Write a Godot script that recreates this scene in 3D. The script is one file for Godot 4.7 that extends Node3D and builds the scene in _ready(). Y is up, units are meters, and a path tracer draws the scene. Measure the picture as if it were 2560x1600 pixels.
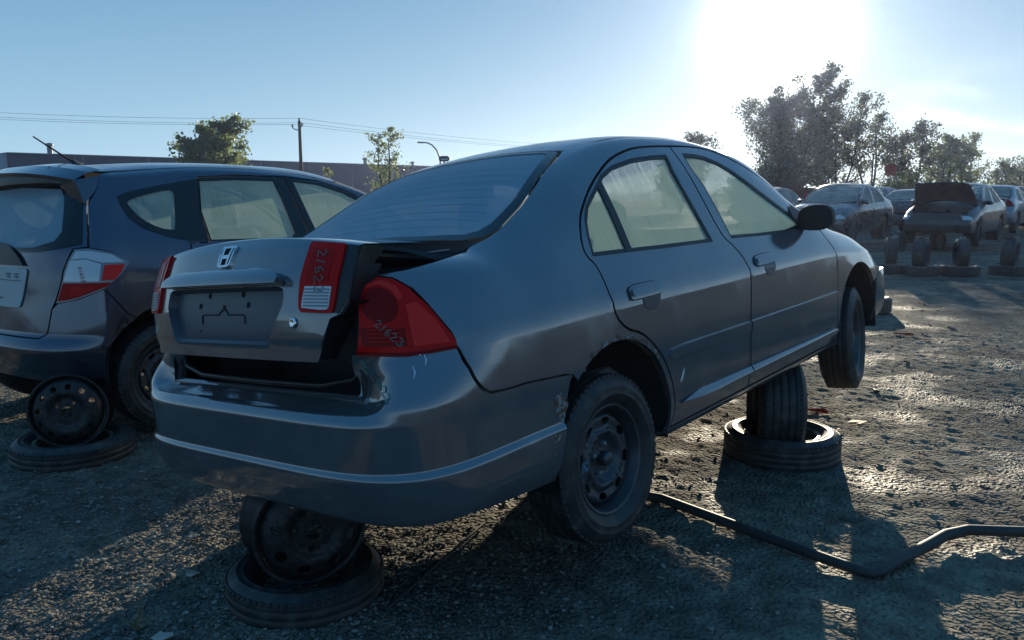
extends Node3D
# A vehicle salvage yard at low sun: a grey sedan and a hatchback propped on welded wheel stands.

const SUN_AZ := 17.6   # degrees to the right of the view
const SUN_EL := 8.8
const GLARE_EL := 10.6
const EYE := Vector3(0, 1.40, 0)

var mats := {}
var names := {}
var rng := RandomNumberGenerator.new()


# ---------------------------------------------------------------- mesh collecting
class MB:
	var v := PackedVector3Array()
	var n := PackedVector3Array()
	var uv := PackedVector2Array()
	var idx := PackedInt32Array()

	func vert(p: Vector3, nn: Vector3, t := Vector2.ZERO) -> int:
		v.append(p)
		n.append(nn)
		uv.append(t)
		return v.size() - 1

	func tri(a: int, b: int, c: int) -> void:
		var g := (v[b] - v[a]).cross(v[c] - v[a])
		if g.dot(n[a] + n[b] + n[c]) > 0.0:
			idx.append_array(PackedInt32Array([a, c, b]))
		else:
			idx.append_array(PackedInt32Array([a, b, c]))

	func flat(pts: PackedVector3Array, outward: Vector3) -> void:
		# a flat convex polygon whose face looks along outward
		var g := (pts[1] - pts[0]).cross(pts[2] - pts[0]).normalized()
		if g.dot(outward) < 0.0:
			g = -g
		var first := v.size()
		for p in pts:
			vert(p, g)
		for i in range(1, pts.size() - 1):
			tri(first, first + i, first + i + 1)

	func box(c: Vector3, size: Vector3, b := Basis.IDENTITY, bevel := 0.0) -> void:
		# a box with chamfered edges
		var h := size / 2.0
		var e := minf(bevel, minf(h.x, minf(h.y, h.z)) * 0.9)
		for ax in 3:
			for sg in [-1.0, 1.0]:
				var u := (ax + 1) % 3
				var w := (ax + 2) % 3
				var pts := PackedVector3Array()
				for k in [[-1, -1], [1, -1], [1, 1], [-1, 1]]:
					var p := Vector3.ZERO
					p[ax] = sg * h[ax]
					p[u] = k[0] * (h[u] - e)
					p[w] = k[1] * (h[w] - e)
					pts.append(c + b * p)
				var o := Vector3.ZERO
				o[ax] = sg
				flat(pts, b * o)
		if e <= 0.0:
			return
		for ax in 3:
			var u := (ax + 1) % 3
			var w := (ax + 2) % 3
			for s1 in [-1.0, 1.0]:
				for s2 in [-1.0, 1.0]:
					var pts := PackedVector3Array()
					for k in [[-1, 0], [1, 0], [1, 1], [-1, 1]]:
						var p := Vector3.ZERO
						p[ax] = k[0] * (h[ax] - e)
						p[u] = s1 * (h[u] - (e if k[1] == 1 else 0.0))
						p[w] = s2 * (h[w] - (0.0 if k[1] == 1 else e))
						pts.append(c + b * p)
					var o := Vector3.ZERO
					o[u] = s1
					o[w] = s2
					flat(pts, b * o)
		for s0 in [-1.0, 1.0]:
			for s1 in [-1.0, 1.0]:
				for s2 in [-1.0, 1.0]:
					flat(PackedVector3Array([
						c + b * Vector3(s0 * h.x, s1 * (h.y - e), s2 * (h.z - e)),
						c + b * Vector3(s0 * (h.x - e), s1 * h.y, s2 * (h.z - e)),
						c + b * Vector3(s0 * (h.x - e), s1 * (h.y - e), s2 * h.z)]), b * Vector3(s0, s1, s2))

	func lathe(prof: PackedVector2Array, segs: int, t := Transform3D.IDENTITY, closed := false, from := 0.0, to := TAU) -> void:
		# prof: (radius, height) along y; normals are to the right of the walk direction (outside for a bottom-up profile)
		var m := prof.size()
		var nn := PackedVector2Array()
		for i in m:
			var a := prof[i - 1] if i > 0 else (prof[m - 2] if closed else prof[0])
			var c := prof[i + 1] if i < m - 1 else (prof[1] if closed else prof[m - 1])
			var d := c - a
			nn.append(Vector2(d.y, -d.x).normalized())
		var first := v.size()
		for k in segs + 1:
			var a := from + (to - from) * k / segs
			var ca := cos(a)
			var sa := sin(a)
			for i in m:
				vert(t * Vector3(prof[i].x * ca, prof[i].y, prof[i].x * sa), (t.basis * Vector3(nn[i].x * ca, nn[i].y, nn[i].x * sa)).normalized(), Vector2(a, prof[i].y))
		for k in segs:
			for i in m - 1:
				var a := first + k * m + i
				tri(a, a + 1, a + m + 1)
				tri(a, a + m + 1, a + m)

	func tube(path: PackedVector3Array, radii: PackedFloat32Array, segs := 8, cap := true) -> void:
		var m := path.size()
		var up := Vector3.UP
		var first := v.size()
		var side := Vector3.ZERO
		for i in m:
			var d := (path[mini(i + 1, m - 1)] - path[maxi(i - 1, 0)]).normalized()
			if i == 0:
				side = d.cross(up if absf(d.y) < 0.9 else Vector3.RIGHT).normalized()
			else:
				side = (side - d * side.dot(d)).normalized()
			var o := d.cross(side)
			for k in segs:
				var a := TAU * k / segs
				var r := side * cos(a) + o * sin(a)
				vert(path[i] + r * radii[mini(i, radii.size() - 1)], r)
		for i in m - 1:
			for k in segs:
				var a := first + i * segs + k
				var b := first + i * segs + (k + 1) % segs
				tri(a, b, b + segs)
				tri(a, b + segs, a + segs)
		if cap:
			for e in [0, m - 1]:
				var pts := PackedVector3Array()
				for k in segs:
					pts.append(v[first + e * segs + k])
				flat(pts, path[e] - path[1 if e == 0 else m - 2])

	func mesh() -> ArrayMesh:
		var am := ArrayMesh.new()
		var a := []
		a.resize(Mesh.ARRAY_MAX)
		a[Mesh.ARRAY_VERTEX] = v
		a[Mesh.ARRAY_NORMAL] = n
		a[Mesh.ARRAY_TEX_UV] = uv
		a[Mesh.ARRAY_INDEX] = idx
		am.add_surface_from_arrays(Mesh.PRIMITIVE_TRIANGLES, a)
		return am


# ---------------------------------------------------------------- a car's outer shell
# Cross-sections of twelve points (half width, height) from the sill up to the middle of the roof, at stations along the car.
# Local axes: x forward from the rear axle, y up, z to the car's right. q is x along the side and runs on round the rear and front corners.
class Shell:
	var xs := PackedFloat64Array()
	var st := []
	var x0 := 0.0
	var xf := 0.0
	var ry := PackedFloat64Array()
	var rx := PackedFloat64Array()
	var fy := PackedFloat64Array()
	var fx := PackedFloat64Array()
	var rear_ref := 0.48
	var ne_low := 3.0   # how square the rear corners are low down
	var cache := {}
	var arc_l := PackedFloat64Array()
	var arc_t := PackedFloat64Array()
	var span := 0.0
	const NE := 3.0

	func setup(stations: Array) -> void:
		for a in stations:
			xs.append(a[0])
			var p := PackedVector2Array()
			for k in 12:
				p.append(Vector2(a[1 + 2 * k], a[2 + 2 * k]))
			st.append(p)
		x0 = xs[0]
		xf = xs[xs.size() - 1]
		var last := Vector2(x0, 0.82)
		for i in 201:
			var t := PI / 2 * i / 200.0
			var p := Vector2(x0 - rear_ref * pow(sin(t), 2.0 / NE), 0.82 * pow(maxf(cos(t), 0.0), 2.0 / NE))
			span += p.distance_to(last)
			last = p
			arc_l.append(span)
			arc_t.append(t)

	static func lerp_table(xa: PackedFloat64Array, ya: PackedFloat64Array, x: float) -> float:
		if x <= xa[0]:
			return ya[0]
		for i in range(1, xa.size()):
			if x <= xa[i]:
				return lerpf(ya[i - 1], ya[i], (x - xa[i - 1]) / (xa[i] - xa[i - 1]))
		return ya[ya.size() - 1]

	func sec(x: float) -> Array:
		var key := roundi(x * 2000.0)
		if cache.has(key):
			return cache[key]
		x = clampf(key / 2000.0, x0, xf)
		var m := xs.size()
		var i := 0
		while i < m - 2 and x > xs[i + 1]:
			i += 1
		var h := xs[i + 1] - xs[i]
		var t := (x - xs[i]) / h
		var t2 := t * t
		var t3 := t2 * t
		var a0 := 2 * t3 - 3 * t2 + 1
		var a1 := (t3 - 2 * t2 + t) * h
		var a2 := -2 * t3 + 3 * t2
		var a3 := (t3 - t2) * h
		var pa: PackedVector2Array = st[i]
		var pb: PackedVector2Array = st[i + 1]
		var p := PackedVector2Array()
		var ia := maxi(i - 1, 0)
		var ib := mini(i + 2, m - 1)
		var wa := 1.0 / (xs[i + 1] - xs[ia])
		var wb := 1.0 / (xs[ib] - xs[i])
		var qa: PackedVector2Array = st[ia]
		var qb: PackedVector2Array = st[ib]
		for k in 12:
			p.append(pa[k] * a0 + (pb[k] - qa[k]) * (wa * a1) + pb[k] * a2 + (qb[k] - pa[k]) * (wb * a3))
		var d := PackedFloat64Array()
		d.append(0.0)
		for k in 11:
			d.append(d[k] + p[k].distance_to(p[k + 1]))
		var ta := PackedVector2Array()
		var tb := PackedVector2Array()
		for k in 11:
			var hh := d[k + 1] - d[k]
			var fwd := (p[k + 1] - p[k])
			if k == 0 or k == 1 or k == 5:
				ta.append(fwd)
			else:
				ta.append((p[k + 1] - p[k - 1]) * (hh / (d[k + 1] - d[k - 1])))
			if k + 1 == 11:
				tb.append(Vector2(-hh, 0))
			elif k + 1 == 1 or k + 1 == 5:
				tb.append(fwd)
			else:
				tb.append((p[k + 2] - p[k]) * (hh / (d[k + 2] - d[k])))
		var r := [p, ta, tb]
		cache[key] = r
		return r

	func on(r: Array, s: float) -> Vector2:
		var i := clampi(int(s), 0, 10)
		var t := clampf(s - i, 0.0, 1.0)
		var t2 := t * t
		var t3 := t2 * t
		var p: PackedVector2Array = r[0]
		return p[i] * (2 * t3 - 3 * t2 + 1) + r[1][i] * (t3 - 2 * t2 + t) + p[i + 1] * (-2 * t3 + 3 * t2) + r[2][i] * (t3 - t2)

	func s_at_y(x: float, y: float) -> float:
		var r := sec(clampf(x, x0, xf))
		var p: PackedVector2Array = r[0]
		var i := 0
		while i < 10 and p[i + 1].y < y:
			i += 1
		var last := p[i].y
		for k in range(1, 9):
			var now := on(r, i + k / 8.0).y
			if now >= y:
				return i + (k - 1 + clampf((y - last) / maxf(now - last, 1e-6), 0, 1)) / 8.0
			last = now
		return i + 1.0

	func s_at_z(x: float, z: float) -> float:
		z = absf(z)
		var r := sec(clampf(x, x0, xf))
		var p: PackedVector2Array = r[0]
		var i := 10
		while i > 5 and p[i].x < z:
			i -= 1
		var last := p[i + 1].x
		for k in range(1, 9):
			var now := on(r, i + 1 - k / 8.0).x
			if now >= z:
				return i + 1 - (k - 1 + clampf((z - last) / maxf(now - last, 1e-6), 0, 1)) / 8.0
			last = now
		return float(i)

	func turn(away: float) -> float:
		if away >= span - 1e-4:
			return PI / 2
		var lo := 0
		var hi := 200
		while hi - lo > 1:
			var mid := (lo + hi) >> 1
			if arc_l[mid] > away:
				hi = mid
			else:
				lo = mid
		return lerpf(arc_t[lo], arc_t[hi], (away - arc_l[lo]) / maxf(arc_l[hi] - arc_l[lo], 1e-9))

	func pt(q: float, s: float) -> Vector3:
		if q < x0:
			var p := on(sec(x0), s)
			var t := turn(x0 - q)
			var ne := lerpf(ne_low, NE, smoothstep(0.62, 0.78, p.y))
			return Vector3(x0 - (x0 - lerp_table(ry, rx, p.y)) * pow(sin(t), 2.0 / ne), p.y, p.x * pow(maxf(cos(t), 0.0), 2.0 / ne))
		if q > xf:
			var p := on(sec(xf), s)
			var t := turn(q - xf)
			return Vector3(xf + (lerp_table(fy, fx, p.y) - xf) * pow(sin(t), 2.0 / NE), p.y, p.x * pow(maxf(cos(t), 0.0), 2.0 / NE))
		var p := on(sec(q), s)
		return Vector3(q, p.y, p.x)

	func nrm(q: float, s: float) -> Vector3:
		return normal_of(pt, q, s)

	func normal_of(fn: Callable, q: float, s: float) -> Vector3:
		var a: Vector3 = fn.call(maxf(q - 0.006, x0 - span), s)
		var b: Vector3 = fn.call(minf(q + 0.006, xf + span), s)
		var c: Vector3 = fn.call(q, maxf(s - 0.03, 0.0))
		var d: Vector3 = fn.call(q, minf(s + 0.03, 11.0))
		var g := (b - a).cross(d - c)
		if g.length_squared() < 1e-16:
			g = Vector3.UP
		g = g.normalized()
		var p: Vector3 = fn.call(q, s)
		if q <= x0 - span + 1e-4 or q >= xf + span - 1e-4:
			g = Vector3(g.x, g.y, 0.0).normalized()
		if g.dot(p - Vector3(clampf(p.x, x0 + 0.1, xf - 0.1), 0.6, 0)) < 0.0:
			g = -g
		return g


# ---------------------------------------------------------------- polygons laid on a surface
static func dense(pts: PackedVector2Array, step: float) -> PackedVector2Array:
	var out := PackedVector2Array()
	for i in pts.size():
		var a := pts[i]
		var b := pts[(i + 1) % pts.size()]
		var k := maxi(1, ceili(a.distance_to(b) / step))
		for j in k:
			out.append(a.lerp(b, float(j) / k))
	return out


static func smooth(pts: PackedVector2Array, sharp := 0.6) -> PackedVector2Array:
	# one pass of corner cutting that keeps sharp corners
	var out := PackedVector2Array()
	var m := pts.size()
	for i in m:
		var a := pts[(i + m - 1) % m]
		var b := pts[i]
		var c := pts[(i + 1) % m]
		if (b - a).normalized().dot((c - b).normalized()) < sharp:
			out.append(b)
		else:
			out.append(b.lerp(a, 0.25))
			out.append(b.lerp(c, 0.25))
	return out


static func on_side(sh: Shell, pts: PackedVector2Array, step := 0.025) -> PackedVector2Array:
	var out := PackedVector2Array()
	for p in dense(pts, step):
		out.append(Vector2(p.x, sh.s_at_y(p.x, p.y)))
	return out


static func on_top(sh: Shell, pts: PackedVector2Array, step := 0.025) -> PackedVector2Array:
	var out := PackedVector2Array()
	for p in dense(pts, step):
		out.append(Vector2(p.x, sh.s_at_z(p.x, p.y)))
	return out


static func inset(pts: PackedVector2Array, by: float) -> PackedVector2Array:
	var r := Geometry2D.offset_polygon(pts, -by, Geometry2D.JOIN_MITER)
	var best := pts
	var most := -1.0
	for p in r:
		if p.size() > most:
			most = p.size()
			best = p
	return best


# Lays the region inside outline and outside the holes on fn (a point for each (a, b)), cut along a grid; the edges turn inwards by flange.
static func lay(mb: MB, fn: Callable, nf: Callable, outline: PackedVector2Array, holes: Array, da: float, db: float, flange := 0.0, mir := 1.0, off := 0.0) -> void:
	var flip := Vector3(1, 1, mir)
	var seen := {}
	var lo := outline[0]
	var hi := outline[0]
	for p in outline:
		lo = lo.min(p)
		hi = hi.max(p)
	var boxes := []
	for h in holes:
		var l: Vector2 = h[0]
		var u: Vector2 = h[0]
		for p in h:
			l = l.min(p)
			u = u.max(p)
		boxes.append(Rect2(l, u - l))
	var a := floorf(lo.x / da) * da
	while a < hi.x:
		var strip := PackedVector2Array([Vector2(a, lo.y - 1), Vector2(a + da, lo.y - 1), Vector2(a + da, hi.y + 1), Vector2(a, hi.y + 1)])
		for part in Geometry2D.intersect_polygons(outline, strip):
			var pl := part[0].y
			var ph := part[0].y
			for p in part:
				pl = minf(pl, p.y)
				ph = maxf(ph, p.y)
			var b := floorf(pl / db) * db
			while b < ph:
				var cell := PackedVector2Array([Vector2(a, b), Vector2(a + da, b), Vector2(a + da, b + db), Vector2(a, b + db)])
				var pieces := Geometry2D.intersect_polygons(part, cell)
				for k in holes.size():
					if boxes[k].intersects(Rect2(a, b, da, db), true):
						var next := []
						for piece in pieces:
							next.append_array(Geometry2D.clip_polygons(piece, holes[k]))
						pieces.assign(next)
				for piece in pieces:
					var ids := PackedInt32Array()
					for p in piece:
						var key := Vector2i((p * 20000.0).round())
						if not seen.has(key):
							var nn: Vector3 = nf.call(p.x, p.y)
							var pos: Vector3 = fn.call(p.x, p.y)
							pos += nn * off
							seen[key] = mb.vert(pos * flip, nn * flip, p)
						ids.append(seen[key])
					if piece.size() == 3:
						mb.tri(ids[0], ids[1], ids[2])
					elif piece.size() == 4:
						mb.tri(ids[0], ids[1], ids[2])
						mb.tri(ids[0], ids[2], ids[3])
					else:
						var t := Geometry2D.triangulate_polygon(piece)
						for j in range(0, t.size(), 3):
							mb.tri(ids[t[j]], ids[t[j + 1]], ids[t[j + 2]])
				b += db
		a += da
	if flange != 0.0:
		var rims := [outline]
		rims.append_array(holes)
		for k in rims.size():
			edge(mb, fn, nf, rims[k], flange, mir, off)


static func edge(mb: MB, fn: Callable, nf: Callable, rim: PackedVector2Array, depth: float, mir := 1.0, off := 0.0) -> void:
	var flip := Vector3(1, 1, mir)
	var m := rim.size()
	var ps := PackedVector3Array()
	var ns := PackedVector3Array()
	for p in rim:
		var nn: Vector3 = nf.call(p.x, p.y)
		var pos: Vector3 = fn.call(p.x, p.y)
		ps.append((pos + nn * off) * flip)
		ns.append(nn * flip)
	for i in m:
		var j := (i + 1) % m
		var along := ps[j] - ps[i]
		if along.length_squared() > 1e-10 and (absf(ps[i].z) > 1e-4 or absf(ps[j].z) > 1e-4):
			mb.flat(PackedVector3Array([ps[i], ps[j], ps[j] - ns[j] * depth, ps[i] - ns[i] * depth]), along.cross(ns[i]))


static func ring_pts(c: Vector2, r: float, m: int, from := 0.0, to := TAU, closed := true) -> PackedVector2Array:
	var out := PackedVector2Array()
	for i in m + (0 if closed else 1):
		var t := from + (to - from) * i / m
		out.append(c + Vector2(cos(t), sin(t)) * r)
	return out


static func oval(c: Vector2, w: float, h: float, m := 12, turn := 0.0) -> PackedVector2Array:
	var out := PackedVector2Array()
	for i in m:
		var t := TAU * i / m
		out.append(c + Vector2(cos(t) * w, sin(t) * h).rotated(turn))
	return out


static func v2(a: Array) -> PackedVector2Array:
	var out := PackedVector2Array()
	for i in range(0, a.size(), 2):
		out.append(Vector2(a[i], a[i + 1]))
	return out


# ---------------------------------------------------------------- things and parts
func numbered(called: String) -> String:
	var k: int = names.get(called, 0)
	names[called] = k + 1
	return called if k == 0 else "%s_%03d" % [called, k]


func tag(o: Node3D, label: String, category := "", group := "", kind := "") -> void:
	if label:
		o.set_meta("label", label)
	if category:
		o.set_meta("category", category)
	if group:
		o.set_meta("group", group)
	if kind:
		o.set_meta("kind", kind)


func thing(called: String, label: String, category: String, t := Transform3D.IDENTITY, group := "") -> Node3D:
	var o := Node3D.new()
	o.name = numbered(called)
	add_child(o)
	o.transform = t
	tag(o, label, category, group)
	return o


func part(called: String, mb: MB, m: Material, parent: Node3D = self, label := "") -> MeshInstance3D:
	return part_mesh(called, mb.mesh(), m, parent, label)


func part_mesh(called: String, mesh: Mesh, m: Material, parent: Node3D = self, label := "") -> MeshInstance3D:
	var o := MeshInstance3D.new()
	o.name = numbered(called) if parent == self else next_name(parent, called)
	o.mesh = mesh
	o.material_override = m
	parent.add_child(o, true)
	if label:
		o.set_meta("label", label)
	return o


func group_part(called: String, parent: Node3D, t := Transform3D.IDENTITY) -> Node3D:
	var o := Node3D.new()
	o.name = next_name(parent, called)
	parent.add_child(o, true)
	o.transform = t
	return o


func next_name(parent: Node, called: String) -> String:
	if not parent.has_node(NodePath(called)):
		return called
	var k := 1
	while parent.has_node(NodePath("%s_%03d" % [called, k])):
		k += 1
	return "%s_%03d" % [called, k]


func copy_of(o: Node3D, t: Transform3D, label := "", group := "") -> Node3D:
	var c: Node3D = o.duplicate()
	c.name = numbered(String(o.name).get_slice("_00", 0))
	add_child(c)
	c.transform = t
	tag(c, label, "", group)
	return c


# ---------------------------------------------------------------- materials
func lin(r: float, g: float, b: float, a := 1.0) -> Color:
	var c := Color(r, g, b).linear_to_srgb()
	c.a = a
	return c


func noise_tex(seed_: int, freq: float, size := 512, oct := 4, ramp: Array = [], as_normal := false, bump := 6.0, kind := FastNoiseLite.TYPE_SIMPLEX_SMOOTH) -> NoiseTexture2D:
	var f := FastNoiseLite.new()
	f.seed = seed_
	f.noise_type = kind
	f.frequency = freq
	f.fractal_octaves = oct
	var t := NoiseTexture2D.new()
	t.width = size
	t.height = size
	t.seamless = true
	t.noise = f
	t.as_normal_map = as_normal
	t.bump_strength = bump
	if ramp:
		var g := Gradient.new()
		g.offsets = PackedFloat32Array(ramp[0])
		g.colors = PackedColorArray(ramp[1])
		t.color_ramp = g
	return t


func mat(called: String, c: Color, rough := 0.6, metal := 0.0) -> StandardMaterial3D:
	var m := StandardMaterial3D.new()
	m.resource_name = called
	m.albedo_color = c
	m.roughness = rough
	m.metallic = metal
	mats[called] = m
	return m


func triplanar(m: StandardMaterial3D, scale: float, world := false) -> void:
	m.uv1_triplanar = true
	m.uv1_world_triplanar = world
	m.uv1_scale = Vector3.ONE * scale


func grey(a: float) -> Color:
	return Color(a, a, a)


func paint(called: String, c: Color, dust: float, metal := 0.55, rough := 0.34) -> StandardMaterial3D:
	# metallic car paint under a clear coat, with a film of dust and dried dew that dulls it in patches
	var m := mat(called, Color.WHITE, 1.0, metal)
	m.albedo_texture = noise_tex(int(c.r * 1000) + 7, 0.006, 512, 5, [[0.0, 0.45, 0.7, 1.0], [c, c.lerp(lin(0.3, 0.29, 0.27), dust * 0.3), c.lerp(lin(0.3, 0.29, 0.27), dust * 0.7), c.lerp(lin(0.34, 0.33, 0.30), dust)]])
	m.roughness_texture = noise_tex(int(c.g * 1000) + 3, 0.008, 512, 5, [[0.0, 0.5, 0.72, 1.0], [grey(rough - 0.04), grey(rough), grey(rough + 0.06), grey(rough + 0.16)]])
	m.clearcoat_enabled = true
	m.clearcoat = 0.6
	m.clearcoat_roughness = 0.06
	# slight waviness of old sheet metal
	m.normal_enabled = true
	m.normal_texture = noise_tex(int(c.b * 1000) + 5, 0.012, 512, 3, [], true, 1.5)
	m.normal_scale = 0.16
	triplanar(m, 0.9)
	return m


func make_materials() -> void:
	paint("grey_paint", lin(0.178, 0.186, 0.210), 0.42, 0.64, 0.12)
	paint("blue_paint", lin(0.070, 0.082, 0.118), 0.25, 0.75, 0.14)
	paint("silver_paint", lin(0.085, 0.08, 0.09), 0.2, 0.7, 0.25)
	paint("dark_paint", lin(0.030, 0.030, 0.036), 0.3)
	paint("red_paint", lin(0.16, 0.030, 0.022), 0.3, 0.3)
	paint("pale_paint", lin(0.19, 0.22, 0.27), 0.2, 0.5)
	paint("navy_paint", lin(0.03, 0.05, 0.13), 0.2, 0.3)
	mat("grey_dull", lin(0.06, 0.068, 0.08), 0.35, 0.4)
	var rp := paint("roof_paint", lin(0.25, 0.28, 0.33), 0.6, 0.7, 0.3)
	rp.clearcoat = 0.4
	var m := mat("rubber", lin(0.022, 0.022, 0.023), 0.55)
	m.albedo_color = Color.WHITE
	m.albedo_texture = noise_tex(21, 0.01, 512, 5, [[0.0, 0.5, 0.75, 1.0], [lin(0.012, 0.012, 0.013), lin(0.02, 0.02, 0.021), lin(0.045, 0.042, 0.038), lin(0.09, 0.083, 0.07)]])
	triplanar(m, 2.2)
	m = mat("steel_black", Color.WHITE, 0.5, 0.35)
	m.albedo_texture = noise_tex(22, 0.015, 512, 5, [[0.0, 0.55, 0.72, 1.0], [lin(0.016, 0.016, 0.018), lin(0.028, 0.028, 0.03), lin(0.045, 0.04, 0.036), lin(0.07, 0.05, 0.038)]])
	triplanar(m, 3.0)
	m = mat("wheel_steel", Color.WHITE, 0.42, 0.55)
	m.albedo_texture = noise_tex(24, 0.02, 256, 4, [[0.0, 0.6, 1.0], [lin(0.05, 0.055, 0.066), lin(0.075, 0.08, 0.09), lin(0.11, 0.10, 0.09)]])
	triplanar(m, 2.5)
	m = mat("steel_worn", Color.WHITE, 0.45, 0.5)
	m.albedo_texture = noise_tex(23, 0.012, 512, 5, [[0.0, 0.5, 0.7, 1.0], [lin(0.30, 0.28, 0.24), lin(0.22, 0.20, 0.16), lin(0.14, 0.09, 0.05), lin(0.08, 0.04, 0.02)]])
	triplanar(m, 3.0)
	mat("black_plastic", lin(0.018, 0.018, 0.02), 0.5)
	mat("plate_plastic", lin(0.075, 0.085, 0.105), 0.42)
	mat("boot_carpet", lin(0.085, 0.088, 0.10), 0.95)
	mat("heating_wire", lin(0.20, 0.225, 0.25), 0.4)
	mat("liner", lin(0.012, 0.012, 0.013), 0.95)
	mat("trim_black", lin(0.012, 0.012, 0.014), 0.4)
	mat("frit", lin(0.01, 0.01, 0.011), 0.16)
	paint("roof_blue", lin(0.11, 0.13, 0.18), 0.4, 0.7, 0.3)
	mat("cabin_cloth", lin(0.26, 0.25, 0.23), 0.95)
	mat("cabin_plastic", lin(0.13, 0.125, 0.12), 0.7)
	mat("headliner", lin(0.60, 0.58, 0.53), 0.95)
	m = mat("chrome", lin(0.75, 0.76, 0.78), 0.08, 1.0)
	m = mat("red_lens", lin(0.55, 0.007, 0.006), 0.2)
	m.metallic_specular = 0.25
	m.clearcoat_roughness = 0.03
	m = mat("red_dark", lin(0.22, 0.004, 0.004), 0.2)
	m.metallic_specular = 0.25
	m = mat("red_mid", lin(0.42, 0.006, 0.006), 0.25)
	m.metallic_specular = 0.25
	m = mat("red_bright", lin(0.80, 0.028, 0.022), 0.2)
	m.metallic_specular = 0.25
	m = mat("clear_lens", lin(0.50, 0.52, 0.55), 0.14, 0.3)
	m.clearcoat_enabled = true
	mat("lens_grey", lin(0.22, 0.23, 0.25), 0.2, 0.3)
	mat("orange_lens", lin(0.40, 0.10, 0.03), 0.15)
	mat("plate_white", lin(0.42, 0.46, 0.46), 0.5)
	mat("marker_teal", lin(0.06, 0.26, 0.23), 0.7)
	mat("marker_white", lin(0.55, 0.62, 0.66), 0.7)
	mat("marker_blue", lin(0.20, 0.34, 0.52), 0.7)
	mat("marker_red", lin(0.45, 0.08, 0.04), 0.7)
	fogged("fogged_glass", Color(0.76, 0.88, 0.84), 0.52, 0.80, 1.0)
	fogged("fogged_rear", Color(0.52, 0.60, 0.65), 0.84, 0.96, 0.4)
	fogged("dusty_glass", Color(0.70, 0.74, 0.72), 0.15, 0.45, 0.5)
	m = mat("bark", Color.WHITE, 0.95)
	m.albedo_texture = noise_tex(31, 0.03, 256, 4, [[0.0, 1.0], [lin(0.04, 0.032, 0.025), lin(0.12, 0.10, 0.08)]])
	triplanar(m, 0.6)
	for a in [["leaf_poplar", 0.060, 0.052, 0.036], ["leaf_green", 0.040, 0.072, 0.020], ["leaf_yellow", 0.11, 0.10, 0.028], ["leaf_sparse", 0.07, 0.075, 0.045], ["leaf_rust", 0.14, 0.085, 0.030]]:
		m = mat(a[0], lin(a[1], a[2], a[3]), 0.55)
		m.backlight_enabled = true
		m.backlight = Color(0.42, 0.44, 0.3) if a[0] == "leaf_poplar" else Color(0.5, 0.55, 0.32)
		m.cull_mode = BaseMaterial3D.CULL_DISABLED
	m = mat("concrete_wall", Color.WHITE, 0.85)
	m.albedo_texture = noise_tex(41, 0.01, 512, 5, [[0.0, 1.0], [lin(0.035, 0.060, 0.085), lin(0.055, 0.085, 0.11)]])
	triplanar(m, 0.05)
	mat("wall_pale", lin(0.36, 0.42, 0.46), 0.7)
	mat("galvanised", lin(0.20, 0.21, 0.22), 0.5, 0.4)
	mat("wood_pole", lin(0.07, 0.055, 0.042), 0.9)
	m = mat("rust", Color.WHITE, 0.9)
	m.albedo_texture = noise_tex(71, 0.05, 256, 5, [[0.0, 0.45, 0.6, 1.0], [lin(0.06, 0.03, 0.018), lin(0.14, 0.065, 0.03), lin(0.20, 0.20, 0.21), lin(0.30, 0.31, 0.33)]])
	triplanar(m, 3.0)
	mat("wire", lin(0.03, 0.03, 0.03), 0.6)
	mat("sign_red", lin(0.42, 0.035, 0.02), 0.6)
	m = mat("hose_rubber", Color.WHITE, 0.62)
	m.albedo_texture = noise_tex(51, 0.02, 256, 4, [[0.0, 0.6, 1.0], [lin(0.018, 0.019, 0.02), lin(0.03, 0.031, 0.032), lin(0.10, 0.095, 0.08)]])
	triplanar(m, 1.5)
	m = mat("stone", Color.WHITE, 0.8)
	m.vertex_color_use_as_albedo = true
	m = mat("dirt", Color.WHITE, 0.9)
	mat("paper", lin(0.62, 0.60, 0.54), 0.8)
	mat("twig", lin(0.22, 0.17, 0.09), 0.9)


func fogged(called: String, c: Color, a_lo: float, a_hi: float, through: float) -> void:
	# glass covered in condensation: scatters what passes, thinner where drops have run down
	var w := 256
	var im := Image.create(w, w, false, Image.FORMAT_RGBA8)
	var f := FastNoiseLite.new()
	f.seed = 5
	f.frequency = 0.03
	f.fractal_octaves = 4
	var g := FastNoiseLite.new()
	g.seed = 9
	g.frequency = 0.055
	g.fractal_octaves = 3
	for y in w:
		for x in w:
			var t := 0.5 + 0.5 * f.get_noise_2d(x * 0.5, y * 0.5)
			var run := 0.7 * smoothstep(0.1, 0.6, g.get_noise_2d(x * 2.6, y * 0.10)) * (0.4 + 0.6 * smoothstep(0, 0.3, f.get_noise_2d(y * 0.6, x * 0.2)))
			var a := lerpf(a_hi, a_lo, clampf(run + (0.5 - t) * 0.6, 0, 1))
			im.set_pixel(x, y, Color(c.r, c.g, c.b, a))
	var m := mat(called, Color.WHITE, 0.42)
	m.albedo_texture = ImageTexture.create_from_image(im)
	m.transparency = BaseMaterial3D.TRANSPARENCY_ALPHA
	m.backlight_enabled = through > 0.0
	m.backlight = Color(through, through, through * 0.92)
	m.metallic_specular = 0.4
	m.uv1_scale = Vector3(1.4, 0.17, 1)
	m.cull_mode = BaseMaterial3D.CULL_DISABLED


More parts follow.
